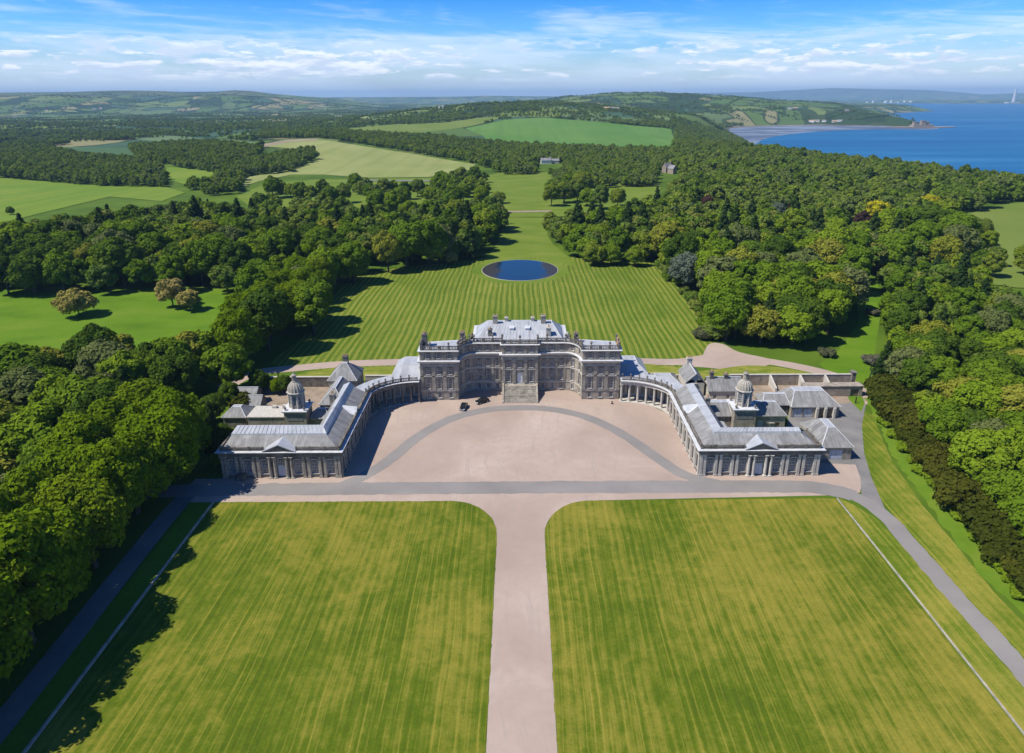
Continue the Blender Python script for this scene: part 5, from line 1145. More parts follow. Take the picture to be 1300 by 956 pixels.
# ------------------------------------------------------------------ trees
def crown_mesh(name, seed, H=15.0, rad=5.6, nl=20, per=260, leaf=.62, mat=None, shape='round', base=.22):
    """a crown of many small leaf faces gathered in clumps"""
    r = np.random.default_rng(seed)
    # clump centres
    cs, rs = [], []
    if shape == 'cone':
        nl = nl + 8
        for i in range(nl):
            f = (i + r.uniform(0, .8)) / nl; z = H * (.08 + .88 * f); rr = rad * (1 - f) ** .8 * .78; a = i * 2.4 + r.uniform(-.4, .4)
            cs.append((rr * math.cos(a), rr * math.sin(a), z)); rs.append(rad * (.42 * (1 - f) + .14))
    elif shape == 'bush':
        for i in range(nl):
            a = r.uniform(0, 6.28); q = math.sqrt(r.uniform(0, 1)); z = H * (.35 + .35 * r.uniform(0, 1) * (1 - q * .6)); cs.append((rad * .72 * q * math.cos(a), rad * .72 * q * math.sin(a), z)); rs.append(H * r.uniform(.25, .36))
    else:
        zc = H * (base + 1) / 2; hz = H * (1 - base) / 2
        for i in range(nl):
            f = (i + .5) / nl; cz = 1 - 1.72 * f; a = i * 2.39996 + r.uniform(-.35, .35); s_ = math.sqrt(max(0, 1 - cz * cz)); k = r.uniform(.56, .80)
            if shape == 'tall': wide = .9 + .1 * s_
            elif shape == 'spread': wide = 1.05
            else: wide = 1.0
            cs.append((rad * k * s_ * math.cos(a) * wide, rad * k * s_ * math.sin(a) * wide, zc + hz * k * cz)); rs.append(rad * r.uniform(.27, .43))
        for i in range(3): cs.append((r.uniform(-.3, .3) * rad, r.uniform(-.3, .3) * rad, zc + r.uniform(-.3, .4) * hz)); rs.append(rad * .5)
    cs = np.array(cs); rs = np.array(rs)
    PT, NR, HU = [], [], []
    hues = r.uniform(0, 1, len(cs))
    for c, q, hu in zip(cs, rs, hues):
        n = max(8, int(per * (q / rs.mean()) ** 2)); d = r.normal(size=(n, 3)); d /= np.linalg.norm(d, axis=1)[:, None]
        d[:, 2] = np.where((d[:, 2] < -.35) & (r.uniform(size=n) < .75), -d[:, 2], d[:, 2])
        bump = 1 + .16 * np.sin(d[:, 0] * 5 + hu * 9) * np.sin(d[:, 1] * 5 + hu * 5) * np.sin(d[:, 2] * 4 + hu)
        p = c + d * (q * r.uniform(.70, 1.06, n) * bump)[:, None] * np.array((1, 1, .82))
        PT.append(p); NR.append(d); HU.append(np.full(n, hu * .6) + r.uniform(0, .4, n))
    p = np.concatenate(PT); d = np.concatenate(NR); hu = np.concatenate(HU)
    keep = np.ones(len(p), bool)
    for c, q in zip(cs, rs): keep &= ~(np.linalg.norm((p - c) / np.array((1, 1, .82)), axis=1) < q * .62)
    p, d, hu = p[keep], d[keep], hu[keep]; n = len(p)
    # leaf sprays: bent quads facing roughly outwards
    nr = d + r.normal(size=(n, 3)) * .36 + np.array((0, 0, .18)); nr /= np.linalg.norm(nr, axis=1)[:, None]
    t = np.cross(nr, r.normal(size=(n, 3))); t /= np.linalg.norm(t, axis=1)[:, None]; b = np.cross(nr, t)
    s1 = leaf * r.uniform(.55, 1.15, n)[:, None]; s2 = s1 * r.uniform(.5, .9, n)[:, None]
    V = np.stack([p - t * s1, p - b * s2 + nr * s1 * .15, p + t * s1, p + b * s2 - nr * s1 * .15], 1).reshape(-1, 3)
    me = bpy.data.meshes.new(name); me.vertices.add(4 * n); me.vertices.foreach_set('co', V.ravel())
    me.loops.add(4 * n); me.loops.foreach_set('vertex_index', np.arange(4 * n)); me.polygons.add(n); me.polygons.foreach_set('loop_start', np.arange(0, 4 * n, 4))
    me.update(calc_edges=True)
    at_ = me.attributes.new('hue', 'FLOAT', 'FACE'); at_.data.foreach_set('value', hu.astype(np.float32)); me.materials.append(mat or M['leaf']); return me
def trunk_mesh(name, seed, h, r0, limbs=5, top=.55):
    r = random.Random(seed); q = MB()
    def tube(P, Rr, n=6):
        i0 = len(q.v)
        for (x, y, z), rr in zip(P, Rr):
            for k in range(n): a = 2 * math.pi * k / n; q.v.append((x + rr * math.cos(a), y + rr * math.sin(a), z))
        for j in range(len(P) - 1):
            for k in range(n): q.f.append((i0 + j * n + k, i0 + j * n + (k + 1) % n, i0 + (j + 1) * n + (k + 1) % n, i0 + (j + 1) * n + k))
        q.f.append(tuple(i0 + (len(P) - 1) * n + k for k in range(n)))
    tube([(0, 0, -.4), (0, 0, .4), (.1, 0, h * .25), (.0, .15, h * top)], [r0 * 1.5, r0 * 1.05, r0 * .8, r0 * .5])
    for k in range(limbs):
        a = k * 2.4 + r.uniform(-.3, .3); z = h * r.uniform(.22, top - .05); L = h * r.uniform(.2, .3)
        tube([(0, 0, z), (L * .5 * math.cos(a), L * .5 * math.sin(a), z + L * .5), (L * math.cos(a), L * math.sin(a), z + L * 1.1)], [r0 * .5, r0 * .32, r0 * .12], 5)
    return q.mesh(name, M['bark'])
def kind(n, mat, **kw): return [(crown_mesh('crown', 100 + i + hash_(mat), mat=M[mat], **kw), None) for i in range(n)]
def hash_(s_): return sum(ord(c) for c in s_) % 97
BIG = [crown_mesh('crown', 11 + i, H=h_, rad=r_, nl=nl, per=pr, leaf=.50, shape=sh, base=.08) for i, (h_, r_, nl, pr, sh) in enumerate([(15, 6.2, 30, 380, 'round'), (17, 6.0, 36, 340, 'tall'), (13.5, 6.8, 24, 430, 'spread'), (16, 5.6, 22, 440, 'round'), (14, 6.2, 40, 300, 'round'), (18, 6.6, 30, 400, 'tall')])]
LIME = [crown_mesh('crown', 31 + i, H=h_, rad=6.9, nl=40, per=400, leaf=.40, mat=M['leaf_lime'], base=.02) for i, h_ in enumerate((18, 19.5, 17))]
MID = [crown_mesh('crown', 51 + i, H=h_, rad=r_, nl=18, per=210, leaf=.62, base=.08) for i, (h_, r_) in enumerate([(14, 5.8), (15.5, 5.4), (12.5, 6.2), (16, 5.8)])]
LOW = [crown_mesh('crown', 71 + i, H=h_, rad=r_, nl=13, per=105, leaf=.80, base=.04, mat=M['leaf_far']) for i, (h_, r_) in enumerate([(13, 5.6), (14.5, 5.2), (11.5, 6.2)])]
TINY = [crown_mesh('crown', 81 + i, H=h_, rad=r_, nl=7, per=16, leaf=2.0, base=.0, mat=M['leaf_far']) for i, (h_, r_) in enumerate([(12, 6.0), (10, 6.4)])]
CON = [crown_mesh('crown', 91 + i, H=h_, rad=r_, nl=26, per=120, leaf=.6, mat=M['needle'], shape='cone') for i, (h_, r_) in enumerate([(19, 4.2), (22, 4.8)])]
CEDAR = [crown_mesh('crown', 95, H=16, rad=7.2, nl=22, per=320, leaf=.5, mat=M['cedar'], base=.08)]
COPPER = [crown_mesh('crown', 97, H=9, rad=5.6, nl=20, per=330, leaf=.45, mat=M['copper'], base=.12)]
YEW = [crown_mesh('crown', 101 + i, H=6.5, rad=4.6, nl=16, per=330, leaf=.42, mat=M['yew'], shape='bush') for i in range(3)]
BUSH = [crown_mesh('crown', 111 + i, H=3.4, rad=2.9, nl=12, per=160, leaf=.36, shape='bush') for i in range(2)]
MAUVE = [crown_mesh('crown', 115, H=4.2, rad=3.8, nl=14, per=260, leaf=.34, mat=M['mauve'], shape='bush')]
PALE = [crown_mesh('crown', 117, H=14, rad=6.0, nl=22, per=280, leaf=.5, mat=M['pale'], base=.16)]
PURP = [crown_mesh('crown', 119, H=13, rad=5.6, nl=18, per=200, leaf=.6, mat=M['purple'], base=.1)]
YELL = [crown_mesh('crown', 121, H=11, rad=5.2, nl=18, per=220, leaf=.5, mat=M['yellow'], base=.05)]
COPPER2 = [crown_mesh('crown', 123, H=8.6, rad=4.0, nl=16, per=280, leaf=.42, mat=M['copper'], base=.05)]
TRK = [trunk_mesh('trunk', 5, 14, .42), trunk_mesh('trunk', 8, 16, .5), trunk_mesh('trunk', 9, 13, .38)]
TRK_C = trunk_mesh('trunk', 6, 18, .35, 0, .9); TRK_S = trunk_mesh('trunk', 7, 5, .22, 4)
def tree(x, y, crown, trk, label, cat='tree', group=None, sc=1.0, name='broadleaf_tree', rz=None, fl=1.0, cname='crown', tone=None):
    z = h1(x, y) if y > 430 or abs(x) > 400 else 0.0
    t = thing(name, (x, y, z), label, cat, group, random.uniform(0, 6.28) if rz is None else rz); t.scale = (sc * fl, sc * fl, sc)
    c = inst(cname, crown, t, (0, 0, 0)); inst('trunk', trk, t, (0, 0, 0))
    if tone: c.material_slots[0].link = 'OBJECT'; c.material_slots[0].material = TM[tone]
    return t
ORD = 'first second third fourth fifth sixth seventh eighth ninth tenth eleventh twelfth thirteenth fourteenth fifteenth sixteenth seventeenth eighteenth nineteenth twentieth twenty-first twenty-second twenty-third twenty-fourth twenty-fifth'.split()
NUM = 'zero one two three four five six seven eight nine ten eleven twelve thirteen fourteen fifteen'.split()
def across(objs, pattern):
    """tell alike neighbours apart by their order from the left as seen from the forecourt side"""
    objs = sorted(objs, key=lambda o: o.location.x / max(o.location.y * cp_ + 28, 1)); n = len(objs)
    for i, o in enumerate(objs):
        if n == 1: w_ = ''
        elif n == 2: w_ = (', left of two', ', right of two')[i]
        elif i == 0: w_ = ', leftmost of ' + (NUM[n] if n < 16 else 'many')
        elif i == n - 1: w_ = ', rightmost of ' + (NUM[n] if n < 16 else 'many')
        else: w_ = ', %s from left' % ORD[i] if i < 25 else ', %s from right' % ORD[n - 1 - i]
        o['label'] = pattern + w_

def scatter(poly, sp, seed, dens=1.0, jit=.42):
    """jittered points inside a polygon"""
    r = np.random.default_rng(seed); P = np.array(poly); x0, y0 = P.min(0); x1, y1 = P.max(0)
    a, b = np.meshgrid(np.arange(x0, x1 + sp, sp), np.arange(y0, y1 + sp, sp * .87)); a = a + (np.arange(a.shape[0]) % 2)[:, None] * sp * .5
    a = a.ravel() + r.uniform(-jit, jit, a.size) * sp; b = b.ravel() + r.uniform(-jit, jit, b.size) * sp
    k = inside(poly, a, b) & (r.uniform(size=a.size) < dens); return np.stack([a[k], b[k]], 1)
def proj_px(x, y, z):
    h_ = EYE - z; zc = y * cp_ + h_ * sp_; u = FOC * x / zc; v = FOC * (h_ * cp_ - y * sp_) / zc
    return 660 + u, 433 + v, zc
WOODS = [   # label, group, spacing, polygon in world metres, scale range
    ('broadleaf tree in the dense wood left of the shaded side drive', 'trees of the near left wood', 12.0, [(-93, -10), (-92, 60), (-93, 120), (-94, 150), (-90, 170), (-92, 214), (-122, 214), (-150, 204), (-260, 207), (-420, 214), (-420, 20), (-200, -10)], (.92, 1.32)),
    ('broadleaf tree in the belt behind the left meadow', 'trees behind the left meadow', 12.6, P2([(-150, 374), (60, 380), (130, 374), (220, 372), (330, 374), (328, 400), (305, 440), (296, 468), (330, 461), (362, 450), (396, 432), (432, 374), (470, 350), (560, 338), (600, 330), (634, 298), (637, 287), (600, 278), (560, 288), (520, 300), (460, 304), (420, 292), (395, 282), (300, 284), (250, 276), (205, 284), (150, 292), (60, 312), (-150, 332)]), (1.05, 1.55)),
    ('broadleaf tree in the wood right of the striped garden lawn', 'trees right of the garden lawn', 12.6, P2([(905, 425), (915, 443), (950, 450), (1010, 452), (1058, 448), (1082, 408), (1084, 372), (1105, 350), (1092, 300), (1000, 268), (900, 274), (820, 285), (735, 291), (697, 298), (692, 304), (735, 332), (790, 336), (832, 330), (858, 356), (888, 400)]), (1.05, 1.50)),
    ('broadleaf tree in the sunlit wood on the right, above the yew belt', 'trees of the near right wood', 9.2, P2([(1122, 490), (1150, 535), (1190, 580), (1240, 642), (1300, 712), (1420, 825), (1560, 900), (1560, 412), (1300, 404), (1262, 396), (1240, 362), (1180, 350), (1120, 358), (1126, 380), (1118, 430), (1108, 465)]), (.66, 1.06)),
    ('broadleaf tree in the far wood between house and sea', 'trees of the wood by the sea', 13.6, [unproj(a, b_, 0) for a, b_ in [(735, 291), (820, 285), (900, 274), (1000, 268), (1092, 300), (1105, 350), (1180, 346), (1222, 344), (1206, 296), (1216, 276), (1262, 261), (1300, 256), (1440, 262), (1440, 246), (1300, 250), (1200, 240), (1100, 232), (1010, 226), (960, 214), (900, 208), (858, 212), (840, 232), (852, 246), (838, 272), (760, 286)]], (1.0, 1.65)),
    ('broadleaf tree in the open groves left of the grass avenue', 'trees of the groves left of the avenue', 15.5, [unproj(a, b_, 0) for a, b_ in [(300, 262), (360, 250), (440, 246), (520, 236), (575, 232), (618, 232), (634, 250), (637, 287), (560, 288), (460, 302), (395, 282), (320, 282)]], (.9, 1.4)),
]
pos_all = []
for wi, (lb, gp_, sp, poly, sr) in enumerate(WOODS):
    q = scatter(poly, sp, 40 + wi, (.30 if wi == 5 else 1.0))
    for x, y in q:
        if wi == 0 and y < 45 and x > -80: continue
        pos_all.append((wi, float(x), float(y), random.uniform(*sr)))
# single rows: limes along the left drive, trees round the lawns and parkland
LROW = [(-86.2 + random.uniform(-1.2, 1.2), y + random.uniform(-1.2, 1.2)) for y in (50, 61, 72, 83, 94, 104, 114, 124, 133, 142, 151)]
LROW = [(x + (2.6 if y < 100 else .8), y) for x, y in LROW]
LROW += [(-98.5 + random.uniform(-1.5, 1.5), y + random.uniform(-1, 1)) for y in (56, 67, 78, 88, 98, 108, 118, 128, 138, 148, 158)]
LROW += unproj and [unproj(a, b_, 0) for a, b_ in [(306, 468), (318, 452), (330, 440), (345, 430), (362, 422), (376, 408), (388, 396), (398, 384), (408, 374), (418, 365), (428, 358), (300, 455), (312, 440), (326, 424), (340, 412), (356, 400), (372, 388), (384, 374), (394, 362)]]
kept = [p for p in pos_all if all((p[1] - a) ** 2 + (p[2] - b_) ** 2 > 36 for a, b_ in LROW)]
SPECIAL = []; SHOWN = []
for i, (x, y) in enumerate(LROW):
    tree(x, y, LIME[i % 3], TRK[1], '%s lime tree from the bottom in the %s row beside the shaded left drive' % (ORD[i % 11], 'front' if i < 11 else 'back') if i < 22 else '%s lime tree from the back road in the %s row beside the garden lawn' % ((ORD[i - 22], 'front') if i < 33 else (ORD[i - 33], 'back')), 'tree', 'limes along the left drive' if i < 22 else 'limes beside the garden lawn', random.uniform(1.14, 1.3) + (.16 if i < 5 else 0) if i < 22 else random.uniform(.98, 1.18), 'lime_tree', fl=random.uniform(.90, 1.04))
def one(a, b_, crown, trk, label, sc=1.0, name='broadleaf_tree', cat='tree', group=None, fl=1.0):
    x, y = at(a, b_); SPECIAL.append((x, y)); SHOWN.extend([(x, y)] if 'yellow' in name or 'purple' in name or 'cedar' in name else []) if not label.startswith('small') else None; return tree(x, y, crown, trk, label, cat, group, sc, name, fl=fl)
one(101, 401, COPPER[0], TRK_S, 'broad coppery brown tree standing alone on the left meadow', 1.3, 'copper_tree', fl=1.12)
one(220, 389, COPPER2[0], TRK_S, 'taller golden brown tree of the pair on the left meadow', 1.62, 'copper_tree'); one(242, 394, COPPER2[0], TRK_S, 'smaller browner tree of the pair on the left meadow', 1.15, 'copper_tree', fl=1.15)
one(868, 366, CEDAR[0], TRK[1], 'pale blue grey cedar at the right corner of the garden lawn', 1.12, 'cedar_tree')
one(275, 574, CON[0], TRK_C, 'slim dark conifer standing left of the left pavilion', .80, 'conifer_tree', fl=.62)
one(1112, 283, YELL[0], TRK[0], 'bright yellow flowering tree in the wood, left of the other yellow one', 1.55, 'yellow_tree', fl=1.05); one(1176, 273, YELL[0], TRK[0], 'bright yellow round tree near the right field corner', 1.5, 'yellow_tree')
one(930, 398, YELL[0], TRK[0], 'small yellow tree among dark trees right of the garden lawn', 1.0, 'yellow_tree', fl=.6)
for a, b_, s_ in ((1092, 292, 1.0), (898, 268, 1.0), (1005, 276, .9), (1215, 292, .9)): one(a, b_, PURP[0], TRK[0], {1092: 'dark purple beech beside the left yellow tree', 898: 'purple beech in the wood above the cedar', 1005: 'purple beech in the middle of the right wood', 1215: 'purple beech at the edge of the right field'}[a], s_, 'purple_beech')
for a, b_, s_, lb in ((895, 430, 1.35, 'mauve flowering rhododendron at the lower right corner of the garden lawn'), (1050, 452, .9, 'mauve rhododendron at the foot of the trees beside the glade'), (1107, 462, 1.0, 'mauve rhododendron at the right side of the glade'), (1106, 400, .9, 'mauve rhododendron high up on the right side of the glade')): one(a, b_, MAUVE[0], TRK_S, lb, s_, 'rhododendron', 'shrub')
one(985, 282, CEDAR[0], TRK[1], 'grey green cedar half hidden inside the right wood', .9, 'cedar_tree')
one(573, 336, COPPER2[0], TRK_S, 'small yellow green tree at the edge of the wood left of the pond', .95, 'copper_tree')
for a, b_, s_, lb in ((753, 337, .95, 'round bright green tree right of the pond'), (775, 336, .9, 'round green tree just behind the bright one right of the pond'), (806, 338, .8, 'dark green tree between pond and cedar')): one(a, b_, BIG[2], TRK[0], lb, s_)
PK = [(422, 262), (440, 258), (470, 252), (492, 256), (512, 262), (530, 250), (548, 258), (562, 250), (575, 262), (590, 256), (600, 246), (612, 262), (478, 270), (500, 276), (520, 278), (545, 282), (560, 292), (582, 288), (598, 284), (605, 300), (590, 306), (572, 312), (452, 244), (385, 258), (368, 252), (345, 252), (352, 247), (622, 276), (628, 290), (612, 290), (560, 236), (570, 242), (582, 234), (600, 236)]
pkl = []
for i, (a, b_) in enumerate(PK): pkl.append(one(a + random.uniform(-3, 3), b_, BIG[i % 6], TRK[i % 3], 'x', random.uniform(.95, 1.35), group='park trees left of the avenue'))
across(pkl, 'park tree scattered on the grass left of the grass avenue')
PKR = [(705, 252), (722, 248), (733, 256), (738, 251), (716, 258), (700, 262), (745, 262), (762, 266), (784, 262)]
across([one(a, b_, BIG[(i + 2) % 6], TRK[i % 3], 'x', random.uniform(1.1, 1.45), group='park trees right of the avenue') for i, (a, b_) in enumerate(PKR)], 'park tree in the clump right of the grass avenue')
FR = [(1232, 330), (1244, 345), (1252, 322), (1262, 338), (1240, 312), (1225, 318), (1298, 340), (1305, 350), (1258, 352), (1246, 300)]
across([one(a, b_, BIG[(i + 1) % 6], TRK[i % 3], 'x', random.uniform(.75, 1.05), group='trees in the right field') for i, (a, b_) in enumerate(FR)], 'green tree standing in the sloping field at the right edge')
one(14, 273, BIG[4], TRK[0], 'small lone tree on the sunlit field at the left edge', .5)
for i, (a, b_, s_) in enumerate([(310, 520, .62), (333, 496, .55), (352, 500, .62), (290, 585, .6), (276, 590, .6), (300, 560, .62)]): 
    if i in (1, 2): one(a, b_, LIME[0], TRK[0], 'young bright green tree in the walled court, %s of the two' % ('left' if i == 1 else 'right'), .30, 'young_tree')
    else: x, y = unproj(a, b_, 0); tree(min(x, -75.5), y, BUSH[i % 2] if i != 0 else YEW[0], TRK_S, {0: 'dark yew bush by the shed behind the left pavilion', 3: 'low dark shrub at the front left corner of the left pavilion', 4: 'low dark shrub nearest the road, left of the left pavilion', 5: 'dark shrub left of the left pavilion, under the slim conifer'}[i], 'shrub', 'shrubs left of the left pavilion', 1.0, 'shrub')
for i, (x, y, s_, cr_) in enumerate([(-88, 178, .62, 0), (-87, 187, .58, 3), (-82.5, 199, .5, 1), (-75, 199.5, .42, 4), (-86, 166, .55, 2), (-79.5, 163.5, .40, 5)]):
    tree(x, y, BIG[cr_], TRK[0], ['dark round tree left of the dark hipped outbuilding', 'dark tree beside the second garden shed', 'dark tree in the corner of the left garden wall', 'small dark tree against the left garden wall', 'dark tree left of the slim conifer by the left pavilion', 'small dark tree between slim conifer and left pavilion'][i], 'tree', 'trees behind the left pavilion', s_, tone='dark green'); SPECIAL.append((x, y))
# dark yew belt along the right bank
yp = smooth_path(P2([(1108, 497), (1130, 540), (1168, 590), (1215, 648), (1262, 710), (1300, 752), (1380, 835)]), 7); k = 0; acc = 0
for a, b_ in zip(yp[:-1], yp[1:]):
    acc += math.hypot(b_[0] - a[0], b_[1] - a[1])
    if acc > 3.4:
        acc = 0
        for off in (2.0, 6.0):
            x, y = b_[0] + off + random.uniform(-.7, .7), b_[1] + off * .45 + random.uniform(-.9, .9)
            tree(x, y, YEW[k % 3], TRK_S, '%s dark yew from the top, %s row of belt above grass bank' % (ORD[k // 2], 'front' if off < 4 else 'back'), 'yew', 'yews of the right belt', random.uniform(.75, 1.35), 'yew_tree'); SPECIAL.extend([(x - 2.5, y - 1)] if off < 4 else []); k += 1
for a, b_ in ((330, 470), (1118, 505), (1122, 520)):
    x, y = unproj(a, b_, 0)
kept = [p for p in kept if all((p[1] - a) ** 2 + (p[2] - b_) ** 2 > 45 for a, b_ in SPECIAL)]
kept = [p for p in kept if not any(abs(p[1] - a * p[2] / b_) < 14 and -14 < b_ - p[2] < 190 for a, b_ in HOUSES)]
kept = [p for p in kept if not any(abs(p[1] - a * p[2] / b_) < 10 and 0 < b_ - p[2] < 44 for a, b_ in SHOWN)]
lawn_b = []
for a, b_ in smooth_path([(838, 340), (858, 364), (872, 386), (884, 402), (893, 416), (900, 428)], 3):
    lawn_b.append(one(a + random.uniform(2, 8), b_ + random.uniform(-2, 2), BUSH[len(lawn_b) % 2], TRK_S, 'x', random.uniform(1.0, 1.9), 'shrub', 'shrub', 'shrubs along the garden lawn'))
lawn_b.sort(key=lambda o: -o.location.y)
for i, o in enumerate(lawn_b): o['label'] = '%s shrub from the top along the right edge of the garden lawn' % ORD[i]
rough_n = 0; rl_b = []
for a, b_ in zip(yp[:-1:2], yp[2::2]):
    for q in range(2):
        f = random.random(); x = a[0] + (b_[0] - a[0]) * f - random.uniform(.2, 2.0); y = a[1] + (b_[1] - a[1]) * f - random.uniform(.2, 1.2)
        rl_b.append(tree(x, y, BUSH[rough_n % 2], TRK_S, 'x', 'shrub', 'bushes at the foot of the yew belt', random.uniform(.4, .75), 'shrub', tone='fresh green')); rough_n += 1
rl_b.sort(key=lambda o: -o.location.y)
for i, o in enumerate(rl_b): o['label'] = '%s bright green bush at the foot of the yew belt' % (ORD[i] + ' from top,' if i < 22 else ORD[len(rl_b) - 1 - i] + ' from bottom,')
# conifers mixed into the woods
con_n = 0; rest = []; conl = {}
for wi, x, y, s_ in sorted(kept, key=lambda p: p[2]):
    u, v, zc = proj_px(x, y, 8 * s_)
    if zc > 30 and -30 < u < 1330 and random.random() < (.030 if wi != 0 else .05) and y > 120 and wi != 5 and con_n < 46:
        conl.setdefault(wi, []).append(tree(x, y, CON[con_n % 2], TRK_C, ['dark pointed conifer in the wood left of the house', 'dark pointed conifer behind the left meadow', 'dark pointed conifer right of the garden lawn', 'dark pointed conifer in the near right wood', 'dark pointed conifer in the far wood by the sea', 'dark pointed conifer in the groves left of the avenue'][wi], 'conifer', 'conifers in the ' + ['left wood', 'meadow belt', 'lawn side wood', 'right wood', 'sea side wood', 'avenue groves'][wi], s_ * random.uniform(.62, .82), 'conifer_tree', fl=random.uniform(.8, 1.1))); con_n += 1
    else: rest.append((wi, x, y, s_))
for wi, L_ in conl.items(): across(L_, L_[0]['label'])
# the nearest ones in view are trees of their own, the rest one mass per wood
def seen(p):
    u, v, zc = proj_px(p[1], p[2], 12 * p[3]); u2, v2, z2 = proj_px(p[1], p[2], 2); return zc > 25 and z2 > 25 and -45 < u < 1345 and v < 985
vis = sorted([p for p in rest if seen(p)], key=lambda p: proj_px(p[1], p[2], 8)[2] / p[3])
N_BIG = 225
solo, mass = vis[:N_BIG], vis[N_BIG:] + [p for p in rest if not seen(p)]
ZONES = [
    [('behind the limes, near bottom left', lambda x, y: y < 110), ('behind the limes, level with the front lawn', lambda x, y: y < 150), ('left of the left pavilion', lambda x, y: x > -125), ('below the left meadow', lambda x, y: True)],
    [('by the left back road', lambda x, y: y < 262), ('close behind the left meadow', lambda x, y: y < 330 and x < -95), ('left of the garden lawn', lambda x, y: x > -95), ('deep in the belt past the meadow', lambda x, y: True)],
    [('by the carriage turn', lambda x, y: y < 262 and x < 100), ('beside the glade', lambda x, y: y < 330 and x > 90), ('along the garden lawn edge', lambda x, y: x < 85), ('deep in the wood right of the lawn', lambda x, y: True)],
    [('just above the yew belt', lambda x, y: x < 128 and y < 190), ('right of the glade', lambda x, y: x < 150), ('in the right hand wood towards the frame edge', lambda x, y: y < 210), ('in the right hand wood below the sloping field', lambda x, y: True)],
    [('in the far wood by the sea', lambda x, y: True)], [('in the open groves left of the grass avenue', lambda x, y: True)]]
sets_ = {}
for i, (wi, x, y, s_) in enumerate(solo):
    lo, hi = WOODS[wi][4]; f = (s_ - lo) / (hi - lo); size = 'low' if f < .33 else 'tall' if f > .70 else 'middling'
    tone = random.choices(list(TONES), [.24, .30, .24, .11, .11])[0]; zn = next(n_ for n_, fn in ZONES[wi] if fn(x, y))
    o = tree(x, y, BIG[random.randrange(6)], TRK[i % 3], 'x', 'tree', WOODS[wi][1], s_, fl=random.uniform(.9, 1.14), tone=tone); sets_.setdefault('%s %s tree %s' % (size, tone, zn), []).append(o)
for k_, L_ in sets_.items(): across(L_, k_)

def proto_group(name, meshes):
    """node group that stands crowns on points; crowns picked at random, scaled by the point"""
    ng = bpy.data.node_groups.new(name, 'GeometryNodeTree'); ng.interface.new_socket('Geometry', in_out='INPUT', socket_type='NodeSocketGeometry'); ng.interface.new_socket('Geometry', in_out='OUTPUT', socket_type='NodeSocketGeometry')
    t = NT(ng); gi = t.n('NodeGroupInput'); go = t.n('NodeGroupOutput'); ip = t.n('GeometryNodeInstanceOnPoints'); j = t.n('GeometryNodeGeometryToInstance')
    for me_ in meshes[::-1]:
        ob = bpy.data.objects.new(name + '_pattern', me_); oi = t.n('GeometryNodeObjectInfo', transform_space='ORIGINAL'); oi.inputs['Object'].default_value = ob; oi.inputs['As Instance'].default_value = True
        g2 = t.n('GeometryNodeGeometryToInstance'); t.L.new(oi.outputs['Geometry'], j.inputs[0])
    t.L.new(gi.outputs[0], ip.inputs['Points']); t.L.new(j.outputs[0], ip.inputs['Instance']); ip.inputs['Pick Instance'].default_value = True
    rv = t.n('FunctionNodeRandomValue', data_type='INT'); rv.inputs[4].default_value = 0; rv.inputs[5].default_value = len(meshes) - 1; t.L.new(rv.outputs[2], ip.inputs['Instance Index'])
    rr = t.n('FunctionNodeRandomValue', data_type='FLOAT_VECTOR'); rr.inputs[0].default_value = (0, 0, 0); rr.inputs[1].default_value = (0, 0, 6.28); t.L.new(rr.outputs[0], ip.inputs['Rotation'])
    na = t.n('GeometryNodeInputNamedAttribute', data_type='FLOAT'); na.inputs[0].default_value = 'size'; t.L.new(na.outputs[0], ip.inputs['Scale'])
    t.L.new(ip.outputs[0], go.inputs[0]); return ng
def forest(name, P, sizes, group_nodes):
    P = np.asarray(P, float)
    if len(P) == 0: return
    z = hgt(P[:, 0], P[:, 1]); me_ = bpy.data.meshes.new(name); me_.from_pydata(np.column_stack([P, z - .3]).tolist(), [], [])
    a = me_.attributes.new('size', 'FLOAT', 'POINT'); a.data.foreach_set('value', np.asarray(sizes, np.float32))
    o = bpy.data.objects.new(name, me_); COL.objects.link(o); o['kind'] = 'stuff'; md = o.modifiers.new('stand', 'NODES'); md.node_group = group_nodes; return o
G_MID = proto_group('mid_crowns', MID + [CON[0]]); G_LOW = proto_group('low_crowns', LOW); G_TINY = proto_group('tiny_crowns', TINY)
for wi in range(len(WOODS)):
    near_ = [p for p in mass if p[0] == wi and p[2] < 470]; far_ = [p for p in mass if p[0] == wi and p[2] >= 470]
    if near_: forest('woodland', [(p[1], p[2]) for p in near_], [p[3] for p in near_], G_MID)
    if far_: forest('woodland', [(p[1], p[2]) for p in far_], [p[3] for p in far_], G_LOW)
